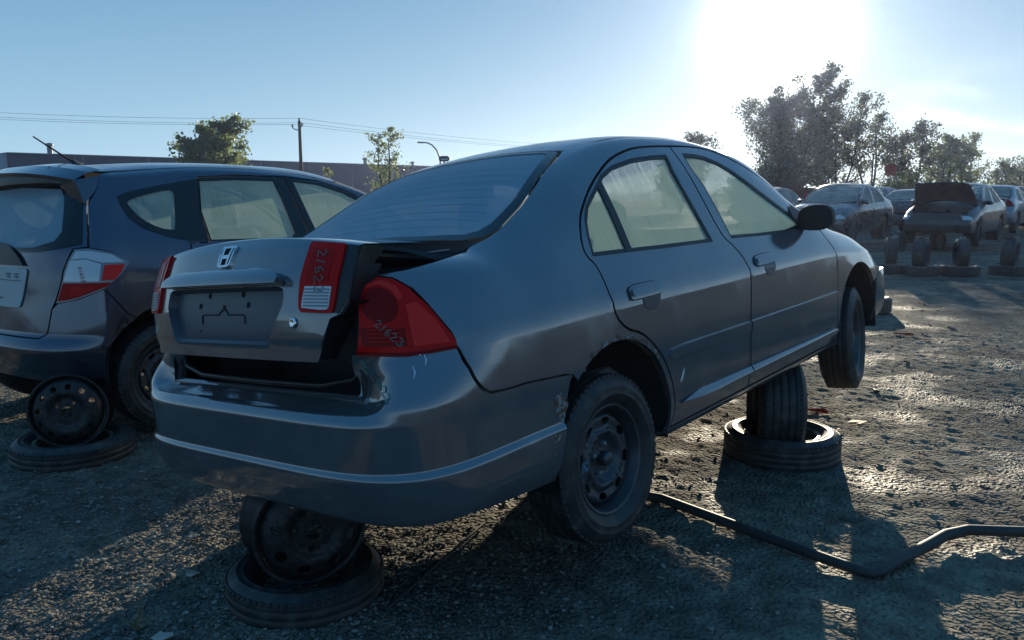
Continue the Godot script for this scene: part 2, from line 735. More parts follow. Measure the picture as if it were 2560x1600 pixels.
# ---------------------------------------------------------------- wheels (axle along local y, outer face up)
func disc_profile(r: float, style: String) -> float:
	match style:
		"deep":     # plain welded wheel: shallow dish
			return Shell.lerp_table(PackedFloat64Array([0.0, 0.04, 0.075, 0.095, 0.115, 0.15, 0.166, 0.178]), PackedFloat64Array([0.012, 0.012, 0.010, 0.026, 0.028, 0.016, 0.0, -0.028]), r)
		_:          # a car's steel wheel with a raised bowl round the hub
			return Shell.lerp_table(PackedFloat64Array([0.0, 0.026, 0.03, 0.07, 0.088, 0.097, 0.104, 0.116, 0.15, 0.163, 0.178]), PackedFloat64Array([0.012, 0.012, -0.004, -0.004, 0.02, 0.03, 0.028, 0.010, 0.018, 0.004, -0.03]), r)


func rim(parent: Node3D, called: String, m: Material, style: String, holes: Array, t := Transform3D.IDENTITY, face := 0.03, barrel := 0.075, wide := 0.0) -> MeshInstance3D:
	var mb := MB.new()
	var fn := func(a: float, b: float) -> Vector3: return Vector3(a, face + disc_profile(Vector2(a, b).length(), style), b)
	var nf := func(a: float, b: float) -> Vector3:
		var h0: float = face
		var e := 0.004
		var hx := disc_profile(Vector2(a + e, b).length(), style) - disc_profile(Vector2(a - e, b).length(), style)
		var hz := disc_profile(Vector2(a, b + e).length(), style) - disc_profile(Vector2(a, b - e).length(), style)
		return Vector3(-hx / (2 * e), 1.0, -hz / (2 * e)).normalized()
	lay(mb, fn, nf, ring_pts(Vector2.ZERO, 0.178, 48), holes, 0.0171, 0.0173, 0.006)
	# barrel: flange, bead seat, drop centre, bead seat, flange; outside and inside
	var b := barrel
	var prof := PackedVector2Array([Vector2(0.180, -b + 0.004), Vector2(0.196 + wide, -b), Vector2(0.199 + wide, -b + 0.006), Vector2(0.190, -b + 0.012), Vector2(0.186, -b + 0.035), Vector2(0.172, -b + 0.05), Vector2(0.172, b - 0.06), Vector2(0.186, b - 0.035), Vector2(0.190, b - 0.012), Vector2(0.199 + wide, b - 0.006), Vector2(0.196 + wide, b), Vector2(0.184, b - 0.005), Vector2(0.180, b - 0.04), Vector2(0.166, b - 0.06), Vector2(0.166, -b + 0.05), Vector2(0.180, -b + 0.004)])
	mb.lathe(prof, 48)
	var tt := mb
	var o := part(called, tt, m, parent)
	o.transform = t
	return o


func vent_holes(style: String) -> Array:
	var out := []
	match style:
		"four":      # big centre hole, four bolt holes, angular vents on one half
			out.append(ring_pts(Vector2.ZERO, 0.031, 20))
			for k in 4:
				out.append(ring_pts(Vector2(0.064, 0).rotated(k * PI / 2 + 0.15), 0.0125, 12))
			for k in 8:
				out.append(oval(Vector2(0.135, 0).rotated(k * PI / 4 + 0.3), 0.020, 0.026, 6, k * PI / 4 + 0.3))
		"ring":      # ring of round vents
			out.append(ring_pts(Vector2.ZERO, 0.032, 20))
			for k in 4:
				out.append(ring_pts(Vector2(0.058, 0).rotated(k * PI / 2 + 0.6), 0.009, 10))
			for k in 12:
				out.append(ring_pts(Vector2(0.138, 0).rotated(k * TAU / 12 + 0.1), 0.0155, 12))
		"oval":      # the cars' own wheels
			for k in 8:
				out.append(oval(Vector2(0.136, 0).rotated(k * PI / 4 + 0.2), 0.0135, 0.024, 10, k * PI / 4 + 0.2))
	return out


func tyre_mesh(segs := 56, r := 0.305, w := 0.094, grooves := true) -> ArrayMesh:
	var mb := MB.new()
	var p := PackedVector2Array([Vector2(0.190, -w * 0.62), Vector2(0.200, -w * 0.78), Vector2(0.225, -w * 0.97), Vector2(0.2315, -w * 0.985), Vector2(0.233, -w * 1.02), Vector2(0.236, -w * 1.02), Vector2(0.2375, -w), Vector2(0.256, -w), Vector2(0.258, -w * 1.025), Vector2(0.263, -w * 1.02), Vector2(0.265, -w * 0.985), Vector2(0.272, -w * 0.965), Vector2(r - 0.016, -w * 0.86), Vector2(r - 0.005, -w * 0.74)])
	if grooves:
		for k in [-0.5, -0.17, 0.17, 0.5]:
			var h: float = k * w
			p.append_array(PackedVector2Array([Vector2(r, h - 0.0045), Vector2(r - 0.008, h - 0.004), Vector2(r - 0.008, h + 0.004), Vector2(r, h + 0.0045)]))
	p.append_array(PackedVector2Array([Vector2(r - 0.005, w * 0.74), Vector2(r - 0.016, w * 0.86), Vector2(0.272, w * 0.965), Vector2(0.265, w * 0.985), Vector2(0.263, w * 1.02), Vector2(0.258, w * 1.025), Vector2(0.256, w), Vector2(0.2375, w), Vector2(0.236, w * 1.02), Vector2(0.233, w * 1.02), Vector2(0.2315, w * 0.985), Vector2(0.225, w * 0.97), Vector2(0.200, w * 0.78), Vector2(0.190, w * 0.62)]))
	mb.lathe(p, segs)
	if grooves:   # shoulder blocks
		for k in 64:
			var a := TAU * k / 64
			for sd in [-1.0, 1.0]:
				var b := Basis(Vector3(cos(a), 0, sin(a)), Vector3.UP, Vector3(-sin(a), 0, cos(a)))
				mb.box(b * Vector3(r - 0.0075, sd * w * 0.74, 0), Vector3(0.014, w * 0.17, TAU * r / 64 * 0.72), b, 0.003)
	return mb.mesh()


func car_wheel(parent: Node3D, pos: Vector3, side: float, steer := 0.0, detail := true, chalk := false) -> void:
	# side +1: outer face to the car's right
	var w := group_part("wheel", parent)
	var b := Basis(Vector3.RIGHT, Vector3(0, 0, side), Vector3(0, -side, 0))
	w.transform = Transform3D(Basis(Vector3.UP, steer) * b, pos)
	part_mesh("tyre", tyre_big if detail else tyre_small, mats.rubber, w)
	rim(w, "rim", mats.wheel_steel, "car", vent_holes("oval") if detail else [], Transform3D.IDENTITY, 0.028)
	if not detail:
		return
	var mb := MB.new()
	mb.lathe(v2([0.0, 0.0, 0.027, 0.0, 0.027, 0.036, 0.020, 0.046, 0.0, 0.047]), 20, Transform3D(Basis.IDENTITY, Vector3(0, 0.022, 0)))
	part("hub_cap", mb, mats.wheel_steel, w)
	for k in 4:
		var n := MB.new()
		var c := Vector2(0.052, 0).rotated(k * PI / 2 + 0.4)
		n.lathe(v2([0.0105, 0.0, 0.0105, 0.016, 0.006, 0.021, 0.0, 0.022]), 6, Transform3D(Basis.IDENTITY, Vector3(c.x, 0.022, c.y)))
		part("lug_nut", n, mats.galvanised, w)
	if chalk:
		strokes(w, "chalk_mark", func(a: float, b: float) -> Vector3: return Vector3(a, 0.045 + 0.004, -b), SCRAWL.slice(1, 4), Vector2(-0.158, -0.012), Vector2(0.020, 0.0), Vector2(0.0, 0.036), mats.marker_blue, 0.0018)


# ---------------------------------------------------------------- welded wheel stands
func wheel_stand(label: String, at: Vector3, face_turn: float, upright: String, group: String, lean := 0.0, flat_size := 1.0, up_y := 0.325, detail := true) -> Node3D:
	var t := thing("wheel_stand", label, "wheel stand", Transform3D(Basis.IDENTITY, at), group)
	var flat_t := Transform3D(Basis.IDENTITY, Vector3(0, 0.094, 0))
	var ty := part_mesh("flat_tyre", tyre_big if detail else tyre_small, mats.rubber, t)
	ty.transform = flat_t * Transform3D(Basis.from_scale(Vector3(flat_size, 1.0, flat_size)), Vector3.ZERO)
	rim(t, "flat_rim", mats.steel_worn, "deep", vent_holes("four") if detail else [], Transform3D(Basis(Vector3.RIGHT, PI), Vector3(0, 0.094, 0)), 0.03)
	var b := Basis(Vector3.UP, face_turn) * Basis(Vector3.RIGHT, PI / 2 + lean)   # +y of the wheel to +z turned
	if upright == "tyre":
		var up := part_mesh("upright_tyre", tyre_big if detail else tyre_small, mats.rubber, t)
		up.transform = Transform3D(b * Basis.from_scale(Vector3(0.88, 1.25, 0.88)), Vector3(-0.03, 0.30, -0.04))
		rim(t, "upright_rim", mats.steel_black, "deep", vent_holes("ring") if detail else [], Transform3D(b * Basis.from_scale(Vector3(0.88, 1.25, 0.88)), Vector3(-0.03, 0.30, -0.04)))
	else:
		rim(t, "upright_rim", mats.steel_black, "deep", vent_holes(upright) if detail else [], Transform3D(b, Vector3(0, up_y, 0) if upright == "four" else Vector3(-0.04, up_y, -0.08)), 0.092, 0.085, 0.004)
	return t


func far_stand(label: String, at: Vector3, face_turn: float, wide: float, seed_: int) -> void:
	# a stand seen across the yard: an upright drum-like wheel with a torn plate edge on top, welded into a flat wheel
	var t := thing("wheel_stand", label, "wheel stand", Transform3D(Basis(Vector3.UP, 0.0), at), "free wheel stands in a row across the lane")
	part_mesh("flat_tyre", tyre_small, mats.rubber, t).transform = Transform3D(Basis.from_scale(Vector3(1.03, 0.95, 1.03)), Vector3(0, 0.09, 0))
	rim(t, "flat_rim", mats.steel_worn, "deep", [], Transform3D(Basis(Vector3.RIGHT, PI), Vector3(0, 0.094, 0)), 0.03)
	var b := Basis(Vector3.UP, face_turn) * Basis(Vector3.RIGHT, PI / 2)
	part_mesh("upright_tyre", tyre_small, mats.rubber, t).transform = Transform3D(b * Basis.from_scale(Vector3(0.88, wide, 0.88)), Vector3(0, 0.37, 0))
	rim(t, "upright_rim", mats.steel_black, "deep", [], Transform3D(b, Vector3(0, 0.37, 0)))
	var r := RandomNumberGenerator.new()
	r.seed = seed_
	for k in 3:
		var p := MB.new()
		var bb := Basis(Vector3.UP, face_turn + r.randf_range(-0.4, 0.4)) * Basis(Vector3(0, 0, 1), r.randf_range(-0.5, 0.5)) * Basis(Vector3.RIGHT, r.randf_range(-0.3, 0.3))
		p.box(Vector3((k - 1) * 0.06, 0.64 + r.randf_range(-0.01, 0.02), r.randf_range(-0.03, 0.03)), Vector3(0.10, 0.008, 0.09), bb, 0.002)
		part("top_plate", p, mats.steel_worn, t)


var tyre_big: ArrayMesh
var tyre_small: ArrayMesh


# ---------------------------------------------------------------- the two body shapes
func sedan_shell() -> Shell:
	var sh := Shell.new()
	sh.ne_low = 5.0
	sh.setup([
		[-0.45, 0.70, 0.25, 0.795, 0.265, 0.818, 0.36, 0.822, 0.50, 0.824, 0.64, 0.820, 0.79, 0.745, 0.945, 0.70, 0.990, 0.63, 1.018, 0.52, 1.033, 0.28, 1.050, 0, 1.055],
		[-0.15, 0.70, 0.22, 0.800, 0.235, 0.825, 0.35, 0.828, 0.50, 0.832, 0.64, 0.830, 0.79, 0.762, 0.945, 0.705, 1.04, 0.632, 1.125, 0.550, 1.160, 0.28, 1.190, 0, 1.198],
		[0.15, 0.70, 0.20, 0.795, 0.215, 0.818, 0.33, 0.828, 0.50, 0.834, 0.64, 0.835, 0.785, 0.768, 0.938, 0.695, 1.115, 0.618, 1.245, 0.535, 1.296, 0.28, 1.330, 0, 1.338],
		[0.50, 0.70, 0.20, 0.795, 0.215, 0.818, 0.33, 0.828, 0.50, 0.835, 0.64, 0.836, 0.78, 0.772, 0.931, 0.690, 1.135, 0.605, 1.310, 0.530, 1.382, 0.28, 1.412, 0, 1.420],
		[0.90, 0.70, 0.20, 0.795, 0.215, 0.818, 0.33, 0.829, 0.50, 0.836, 0.64, 0.838, 0.77, 0.774, 0.924, 0.690, 1.13, 0.600, 1.322, 0.530, 1.398, 0.28, 1.430, 0, 1.438],
		[1.30, 0.70, 0.20, 0.795, 0.215, 0.818, 0.33, 0.829, 0.50, 0.836, 0.64, 0.838, 0.765, 0.774, 0.916, 0.690, 1.115, 0.600, 1.290, 0.535, 1.370, 0.28, 1.422, 0, 1.436],
		[1.70, 0.70, 0.20, 0.795, 0.215, 0.818, 0.33, 0.828, 0.50, 0.835, 0.64, 0.836, 0.76, 0.770, 0.910, 0.705, 1.055, 0.640, 1.195, 0.575, 1.272, 0.30, 1.345, 0, 1.364],
		[2.10, 0.70, 0.20, 0.795, 0.215, 0.816, 0.33, 0.826, 0.50, 0.832, 0.64, 0.832, 0.750, 0.766, 0.895, 0.725, 0.965, 0.675, 1.020, 0.610, 1.062, 0.30, 1.130, 0, 1.148],
		[2.45, 0.70, 0.20, 0.790, 0.215, 0.812, 0.33, 0.822, 0.50, 0.828, 0.62, 0.826, 0.730, 0.756, 0.835, 0.715, 0.868, 0.650, 0.892, 0.560, 0.912, 0.30, 0.935, 0, 0.942],
		[2.90, 0.70, 0.22, 0.785, 0.235, 0.808, 0.33, 0.818, 0.50, 0.818, 0.59, 0.795, 0.69, 0.720, 0.760, 0.660, 0.788, 0.590, 0.806, 0.500, 0.822, 0.28, 0.840, 0, 0.846],
		[3.25, 0.60, 0.22, 0.740, 0.235, 0.770, 0.33, 0.775, 0.46, 0.768, 0.53, 0.735, 0.595, 0.650, 0.645, 0.590, 0.665, 0.520, 0.682, 0.440, 0.695, 0.25, 0.712, 0, 0.718]])
	sh.ry = PackedFloat64Array([0.20, 0.25, 0.30, 0.38, 0.43, 0.50, 0.58, 0.62, 0.66, 0.70, 0.80, 0.90, 1.0, 1.06])
	sh.rx = PackedFloat64Array([-0.84, -0.895, -0.94, -0.965, -0.975, -0.975, -0.975, -0.97, -0.955, -0.94, -0.945, -0.935, -0.905, -0.865])
	sh.fy = PackedFloat64Array([0.2, 0.3, 0.45, 0.55, 0.65, 0.73])
	sh.fx = PackedFloat64Array([3.42, 3.50, 3.53, 3.51, 3.46, 3.40])
	return sh


func hatch_shell() -> Shell:
	var sh := Shell.new()
	sh.rear_ref = 0.45
	sh.setup([
		[-0.20, 0.70, 0.24, 0.79, 0.255, 0.81, 0.36, 0.825, 0.52, 0.822, 0.66, 0.812, 0.82, 0.775, 1.0, 0.720, 1.15, 0.665, 1.28, 0.59, 1.395, 0.30, 1.452, 0, 1.462],
		[0.3, 0.70, 0.22, 0.795, 0.235, 0.82, 0.36, 0.838, 0.52, 0.838, 0.66, 0.825, 0.84, 0.775, 1.005, 0.700, 1.18, 0.645, 1.32, 0.565, 1.445, 0.30, 1.495, 0, 1.505],
		[0.9, 0.70, 0.22, 0.795, 0.235, 0.82, 0.36, 0.84, 0.52, 0.84, 0.66, 0.825, 0.82, 0.775, 0.985, 0.700, 1.17, 0.635, 1.33, 0.56, 1.455, 0.30, 1.512, 0, 1.522],
		[1.5, 0.70, 0.22, 0.795, 0.235, 0.82, 0.36, 0.838, 0.52, 0.838, 0.65, 0.825, 0.80, 0.775, 0.955, 0.715, 1.11, 0.65, 1.27, 0.575, 1.40, 0.30, 1.485, 0, 1.50],
		[2.0, 0.70, 0.22, 0.795, 0.235, 0.82, 0.36, 0.832, 0.52, 0.832, 0.64, 0.820, 0.79, 0.77, 0.93, 0.73, 1.05, 0.68, 1.17, 0.61, 1.27, 0.3, 1.34, 0, 1.355],
		[2.5, 0.70, 0.22, 0.79, 0.235, 0.81, 0.36, 0.82, 0.50, 0.82, 0.62, 0.808, 0.76, 0.76, 0.90, 0.73, 0.96, 0.68, 1.02, 0.6, 1.06, 0.3, 1.10, 0, 1.11],
		[2.9, 0.68, 0.22, 0.76, 0.235, 0.785, 0.36, 0.79, 0.48, 0.785, 0.58, 0.765, 0.71, 0.71, 0.82, 0.67, 0.86, 0.61, 0.885, 0.53, 0.905, 0.3, 0.925, 0, 0.93],
		[3.1, 0.60, 0.22, 0.70, 0.235, 0.73, 0.36, 0.735, 0.46, 0.725, 0.54, 0.70, 0.63, 0.64, 0.70, 0.60, 0.74, 0.54, 0.765, 0.46, 0.78, 0.3, 0.80, 0, 0.805]])
	sh.ry = PackedFloat64Array([0.20, 0.27, 0.36, 0.425, 0.47, 0.51, 0.70, 0.85, 0.98, 1.1, 1.25, 1.38, 1.44, 1.48])
	sh.rx = PackedFloat64Array([-0.58, -0.62, -0.66, -0.69, -0.675, -0.645, -0.625, -0.615, -0.60, -0.545, -0.47, -0.40, -0.36, -0.32])
	sh.fy = PackedFloat64Array([0.2, 0.3, 0.45, 0.55, 0.65, 0.81])
	sh.fx = PackedFloat64Array([3.34, 3.40, 3.42, 3.40, 3.35, 3.28])
	return sh


# ---------------------------------------------------------------- shared car pieces
func arch_cut(c: Vector2, r: float) -> PackedVector2Array:
	return ring_pts(c, r, 40)


func panel_part(called: String, sh: Shell, poly: PackedVector2Array, holes: Array, m: Material, parent: Node3D, mir: float, fine: bool, off := 0.0, flange := 0.012, label := "") -> MeshInstance3D:
	var mb := MB.new()
	lay(mb, sh.pt, sh.nrm, poly, holes, 0.045 if fine else 0.14, 0.25 if fine else 0.5, flange if fine else 0.0, mir, off)
	return part(called, mb, m, parent, label)


func both_halves(called: String, sh: Shell, poly: PackedVector2Array, holes: Array, m: Material, parent: Node3D, fine: bool, off := 0.0, flange := 0.0) -> MeshInstance3D:
	var mb := MB.new()
	for mir in [1.0, -1.0]:
		lay(mb, sh.pt, sh.nrm, poly, holes, 0.05 if fine else 0.14, 0.2 if fine else 0.5, flange if fine else 0.0, mir, off)
	return part(called, mb, m, parent)


func ring_frame(called: String, sh: Shell, outer: PackedVector2Array, width: float, m: Material, parent: Node3D, mir: float, off: float, fine := true, side := true) -> void:
	# a rubber or painted band of that width inside an outline in side view
	var inner := inset(outer, width)
	var mb := MB.new()
	lay(mb, sh.pt, sh.nrm, on_side(sh, outer) if side else on_top(sh, outer), [on_side(sh, inner) if side else on_top(sh, inner)], 0.05, 0.25, 0.008 if fine else 0.0, mir, off)
	part(called, mb, m, parent)


func strokes(parent: Node3D, called: String, fn: Callable, lines: Array, at: Vector2, ax: Vector2, ay: Vector2, m: Material, r := 0.0022) -> void:
	# handwriting: polylines in letter units, laid on fn as thin raised strokes
	var mb := MB.new()
	for l in lines:
		var path := PackedVector3Array()
		for i in range(0, l.size(), 2):
			var p: Vector2 = at + ax * l[i] + ay * l[i + 1]
			path.append(fn.call(p.x, p.y))
		mb.tube(path, PackedFloat32Array([r]), 5)
	part(called, mb, m, parent)


const SCRAWL := [
	[0.0, 0.8, 0.3, 1.0, 0.55, 0.75, 0.3, 0.4, 0.0, 0.0, 0.6, 0.1],
	[0.85, 0.0, 1.2, 1.0],
	[1.9, 1.0, 1.5, 0.5, 1.55, 0.0, 1.95, 0.1, 1.9, 0.45, 1.55, 0.4],
	[2.2, 0.75, 2.5, 1.0, 2.75, 0.7, 2.2, 0.0, 2.85, 0.08],
	[3.1, 0.9, 3.5, 1.0, 3.65, 0.75, 3.3, 0.55, 3.7, 0.35, 3.5, 0.0, 3.0, 0.1]]


func seat(parent: Node3D, x: float, z: float, y0: float, width: float, m: Material, rest := true) -> void:
	var s := MB.new()
	s.box(Vector3(x + 0.05, y0 + 0.07, z), Vector3(0.50, 0.15, width), Basis(Vector3(0, 0, 1), 0.08), 0.05)
	s.box(Vector3(x - 0.24, y0 + 0.38, z), Vector3(0.15, 0.58, width * 0.94), Basis(Vector3(0, 0, 1), 0.28), 0.05)
	part("seat", s, m, parent)
	if rest:
		var h := MB.new()
		h.box(Vector3(x - 0.37, y0 + 0.76, z), Vector3(0.09, 0.17, 0.25), Basis(Vector3(0, 0, 1), 0.2), 0.04)
		for d in [-0.06, 0.06]:
			h.tube(PackedVector3Array([Vector3(x - 0.33, y0 + 0.62, z + d), Vector3(x - 0.36, y0 + 0.72, z + d)]), PackedFloat32Array([0.007]), 6)
		part("headrest", h, m, parent)


func steering(parent: Node3D, at: Vector3) -> void:
	var mb := MB.new()
	var path := PackedVector3Array()
	var b := Basis(Vector3(0, 0, 1), 0.45)
	for k in 25:
		var a := TAU * k / 24
		path.append(at + b * Vector3(0, cos(a) * 0.18, sin(a) * 0.18))
	mb.tube(path, PackedFloat32Array([0.015]), 8, false)
	mb.box(at, Vector3(0.05, 0.12, 0.13), b, 0.02)
	mb.box(at, Vector3(0.03, 0.03, 0.34), b, 0.01)
	part("steering_wheel", mb, mats.cabin_plastic, parent)


# ---------------------------------------------------------------- the sedan
# fine: the near car with all its parts; else the same shape, coarser, for the rows across the lane
func sedan(called: String, label: String, t: Transform3D, pm: Material, fine: bool, hood_open := 0.0, lid_open := 0.187, group := "") -> Node3D:
	var sh := sedan_shell()
	var car := thing(called, label, "car", t, group)
	var arch_r := Vector2(0.035, 0.288)
	var arch_f := Vector2(2.655, 0.285)
	var rear_door := v2([1.108, 0.240, 1.112, 0.31, 1.116, 0.53, 1.130, 0.64, 1.138, 0.76, 1.125, 0.84, 1.075, 0.90, 1.036, 0.925, 1.014, 1.0, 1.0, 1.10, 0.988, 1.22, 0.957, 1.352, 0.84, 1.352, 0.66, 1.346, 0.533, 1.325, 0.405, 1.290, 0.231, 1.208, 0.105, 1.120, 0.05, 1.066, 0.006, 0.985, 0.010, 0.950, 0.034, 0.925, 0.042, 0.873, 0.034, 0.795, 0.049, 0.731, 0.110, 0.680, 0.196, 0.655, 0.27, 0.605, 0.345, 0.535, 0.395, 0.455, 0.425, 0.36, 0.428, 0.29, 0.405, 0.240])
	var front_door := v2([1.116, 0.240, 1.120, 0.31, 1.124, 0.53, 1.138, 0.64, 1.146, 0.76, 1.133, 0.84, 1.083, 0.90, 1.044, 0.925, 1.022, 1.0, 1.008, 1.10, 0.996, 1.22, 0.965, 1.352, 1.15, 1.352, 1.30, 1.342, 1.43, 1.318, 1.60, 1.258, 1.80, 1.165, 2.0, 1.055, 2.13, 0.965, 2.185, 0.885, 2.245, 0.79, 2.275, 0.68, 2.275, 0.40, 2.255, 0.240])
	var rear_glass := v2([0.036, 0.948, 0.056, 1.02, 0.080, 1.075, 0.128, 1.130, 0.25, 1.203, 0.31, 1.238, 0.411, 1.274, 0.575, 1.301, 0.739, 1.312, 0.885, 1.315, 0.868, 1.237, 0.880, 1.165, 0.894, 1.081, 0.911, 1.0, 0.927, 0.920, 0.5, 0.932, 0.26, 0.941])
	rear_door = smooth(smooth(rear_door, 0.35), 0.35)
	front_door = smooth(smooth(front_door, 0.35), 0.35)
	var front_glass := v2([1.102, 0.919, 1.087, 1.058, 1.070, 1.17, 1.031, 1.255, 1.036, 1.321, 1.14, 1.318, 1.245, 1.307, 1.353, 1.280, 1.441, 1.240, 1.529, 1.190, 1.619, 1.135, 1.728, 1.076, 1.854, 1.005, 2.02, 0.915, 1.723, 0.895, 1.4, 0.905])
	var lamp := v2([-0.982, 0.781, -0.842, 0.769, -0.768, 0.770, -0.692, 0.772, -0.702, 0.81, -0.739, 0.895, -0.778, 0.948, -0.809, 0.974, -0.848, 0.984, -0.895, 0.980, -0.926, 0.951, -0.956, 0.841])

	for mir in [1.0, -1.0]:
		# rear wing with the pillar and the roof rail, in side view then along the roof and the boot opening
		var arch := PackedVector2Array()
		for k in 28:
			var a := deg_to_rad(131 - k * 6.7)
			arch.append(arch_r + Vector2(cos(a), sin(a)) * 0.362)
		var line := v2([-0.692, 0.772, -0.664, 0.735, -0.588, 0.673, -0.545, 0.637, -0.518, 0.619, -0.382, 0.607, -0.235, 0.596])
		line.append_array(arch)
		line.append_array(v2([0.383, 0.236, 0.400, 0.238, 0.421, 0.29, 0.418, 0.36, 0.389, 0.452, 0.339, 0.530, 0.266, 0.599, 0.192, 0.648, 0.106, 0.673, 0.042, 0.727, 0.027, 0.795, 0.035, 0.873, 0.028, 0.921, 0.003, 0.946, -0.001, 0.987, 0.044, 1.070, 0.100, 1.126, 0.227, 1.214, 0.403, 1.297, 0.532, 1.332, 0.66, 1.353, 0.84, 1.359, 1.15, 1.359, 1.30, 1.349, 1.43, 1.326, 1.60, 1.266, 1.80, 1.173, 2.0, 1.063, 2.13, 0.975]))
		line = smooth(line, 0.35)
		var outline := PackedVector2Array()
		for k in line.size() - 1:
			var seg := maxi(1, ceili(line[k].distance_to(line[k + 1]) / (0.03 if fine else 0.1)))
			for j in seg:
				var p := line[k].lerp(line[k + 1], float(j) / seg)
				outline.append(Vector2(p.x, sh.s_at_y(p.x, p.y)))
		outline.append_array(PackedVector2Array([Vector2(2.14, 7.5), Vector2(2.19, 7.9), Vector2(2.12, 8.5), Vector2(1.9, 8.72), Vector2(1.7, 8.86), Vector2(1.5, 8.96), Vector2(1.3, 9.0), Vector2(0.9, 9.0), Vector2(0.5, 9.0)]))
		for p in [[0.283, 0.492], [0.10, 0.548], [-0.13, 0.606], [-0.29, 0.630], [-0.345, 0.628], [-0.41, 0.615]]:
			outline.append(Vector2(p[0], sh.s_at_z(p[0], p[1])))
		outline.append_array(PackedVector2Array([Vector2(-0.45, 8.15), Vector2(-0.55, 7.75), Vector2(-0.65, 7.4), Vector2(-0.75, 7.1)]))
		for p in [[-0.848, 0.990], [-0.805, 0.979], [-0.773, 0.951], [-0.734, 0.898], [-0.697, 0.812]]:
			outline.append(Vector2(p[0], sh.s_at_y(p[0], p[1])))
		panel_part("rear_wing", sh, outline, [], pm, car, mir, fine)

		# doors with their glass
		for d in 2:
			var dp: PackedVector2Array = rear_door if d == 0 else front_door
			var gp: PackedVector2Array = rear_glass if d == 0 else front_glass
			var door := panel_part("door", sh, on_side(sh, inset(dp, 0.0022)), [on_side(sh, gp)], pm, car, mir, fine, 0.0, 0.02)
			if fine:
				# dark rubber in the joint between the door and its frame
				var jm := MB.new()
				var outer := inset(dp, -0.022)
				lay(jm, sh.pt, sh.nrm, on_side(sh, outer), [on_side(sh, inset(dp, 0.02))], 0.06, 0.25, 0.0, mir, -0.014)
				part("door_rubber", jm, mats.liner, car)
			ring_frame("window_seal", sh, gp, 0.016, mats.black_plastic, door, mir, -0.002, fine)
			panel_part("window", sh, on_side(sh, inset(gp, 0.004)), [], mats.fogged_glass if fine and mir > 0.0 else mats.dusty_glass, door, mir, fine, -0.008, 0.0)
			if not fine:
				continue
			var hx := 0.142 if d == 0 else 1.215
			var hp := smooth(v2([hx, 0.782, hx + 0.02, 0.776, hx + 0.205, 0.777, hx + 0.22, 0.79, hx + 0.212, 0.812, hx + 0.19, 0.822, hx + 0.03, 0.824, hx + 0.005, 0.812]))
			var cup := MB.new()
			lay(cup, sh.pt, sh.nrm, on_side(sh, oval(Vector2(hx + 0.145, 0.772), 0.062, 0.052, 24)), [], 0.03, 0.12, 0.0, mir, 0.0025)
			part("handle_cup", cup, mats.grey_dull, door)
			panel_part("handle_rim", sh, on_side(sh, inset(hp, -0.005), 0.01), [], mats.trim_black, door, mir, true, 0.0015, 0.0)
			panel_part("door_handle", sh, on_side(sh, hp, 0.01), [], pm, door, mir, true, 0.008, 0.008)
			panel_part("handle_grip", sh, on_side(sh, inset(hp, 0.009), 0.01), [], pm, door, mir, true, 0.015, 0.008)
			var mp := v2([0.385, 0.522, 0.405, 0.512, 1.108, 0.500, 1.110, 0.540, 0.50, 0.552, 0.405, 0.548]) if d == 0 else v2([1.122, 0.500, 2.20, 0.486, 2.268, 0.500, 2.262, 0.520, 1.124, 0.540])
			panel_part("moulding", sh, on_side(sh, mp, 0.02), [], pm, door, mir, true, 0.011, 0.011)
			var lp := v2([0.47, 0.327, 0.60, 0.318, 1.108, 0.310, 1.108, 0.336, 0.62, 0.343]) if d == 0 else v2([1.119, 0.310, 2.20, 0.292, 2.248, 0.312, 2.20, 0.322, 1.119, 0.336])
			var lm := MB.new()
			var tilt := func(qq: float, s: float) -> Vector3:
				var pp := sh.pt(qq, s)
				return pp + sh.nrm(qq, s) * clampf((0.345 - pp.y) * 0.75, 0.0, 0.022)
			lay(lm, tilt, func(qq: float, s: float) -> Vector3: return sh.normal_of(tilt, qq, s), on_side(sh, lp, 0.02), [], 0.045, 0.08, 0.022, mir)
			part("moulding", lm, pm, door)
			if d == 0:
				var bar := MB.new()
				lay(bar, sh.pt, sh.nrm, on_side(sh, v2([0.257, 0.940, 0.297, 0.940, 0.297, 1.230, 0.257, 1.210])), [], 0.05, 0.25, 0.01, mir, -0.001)
				part("window_bar", bar, mats.black_plastic, door)
				if mir > 0.0:
					var chip := MB.new()
					lay(chip, sh.pt, sh.nrm, on_side(sh, v2([0.462, 0.405, 0.480, 0.408, 0.497, 0.432, 0.503, 0.458, 0.488, 0.448, 0.474, 0.428])), [], 0.05, 0.25, 0.0, mir, 0.002)
					part("paint_chip", chip, mats.paper, door)

		# sill
		panel_part("sill", sh, on_side(sh, v2([0.376, 0.206, 2.29, 0.206, 2.29, 0.236, 0.376, 0.236])), [], pm, car, mir, fine, 0.004, 0.02)
		# front wing
		var fl := v2([2.262, 0.240, 2.283, 0.40, 2.283, 0.68, 2.253, 0.79, 2.196, 0.890])
		var fo := PackedVector2Array()
		for p in dense(fl, 0.03 if fine else 0.1):
			fo.append(Vector2(p.x, sh.s_at_y(p.x, p.y)))
			if p == fl[4]:
				break
		fo.append_array(PackedVector2Array([Vector2(2.20, 6.95), Vector2(2.33, 7.06), Vector2(2.7, 7.06), Vector2(3.0, 7.04), Vector2(3.18, 7.0)]))
		for p in [[3.22, 0.60], [3.18, 0.54], [3.06, 0.505]]:
			fo.append(Vector2(p[0], sh.s_at_y(p[0], p[1])))
		for k in 25:
			var a := deg_to_rad(36 + k * 6.6)
			var p := arch_f + Vector2(cos(a), sin(a)) * 0.358
			fo.append(Vector2(p.x, sh.s_at_y(p.x, maxf(p.y, 0.22))))
		panel_part("front_wing", sh, fo, [], pm, car, mir, fine)
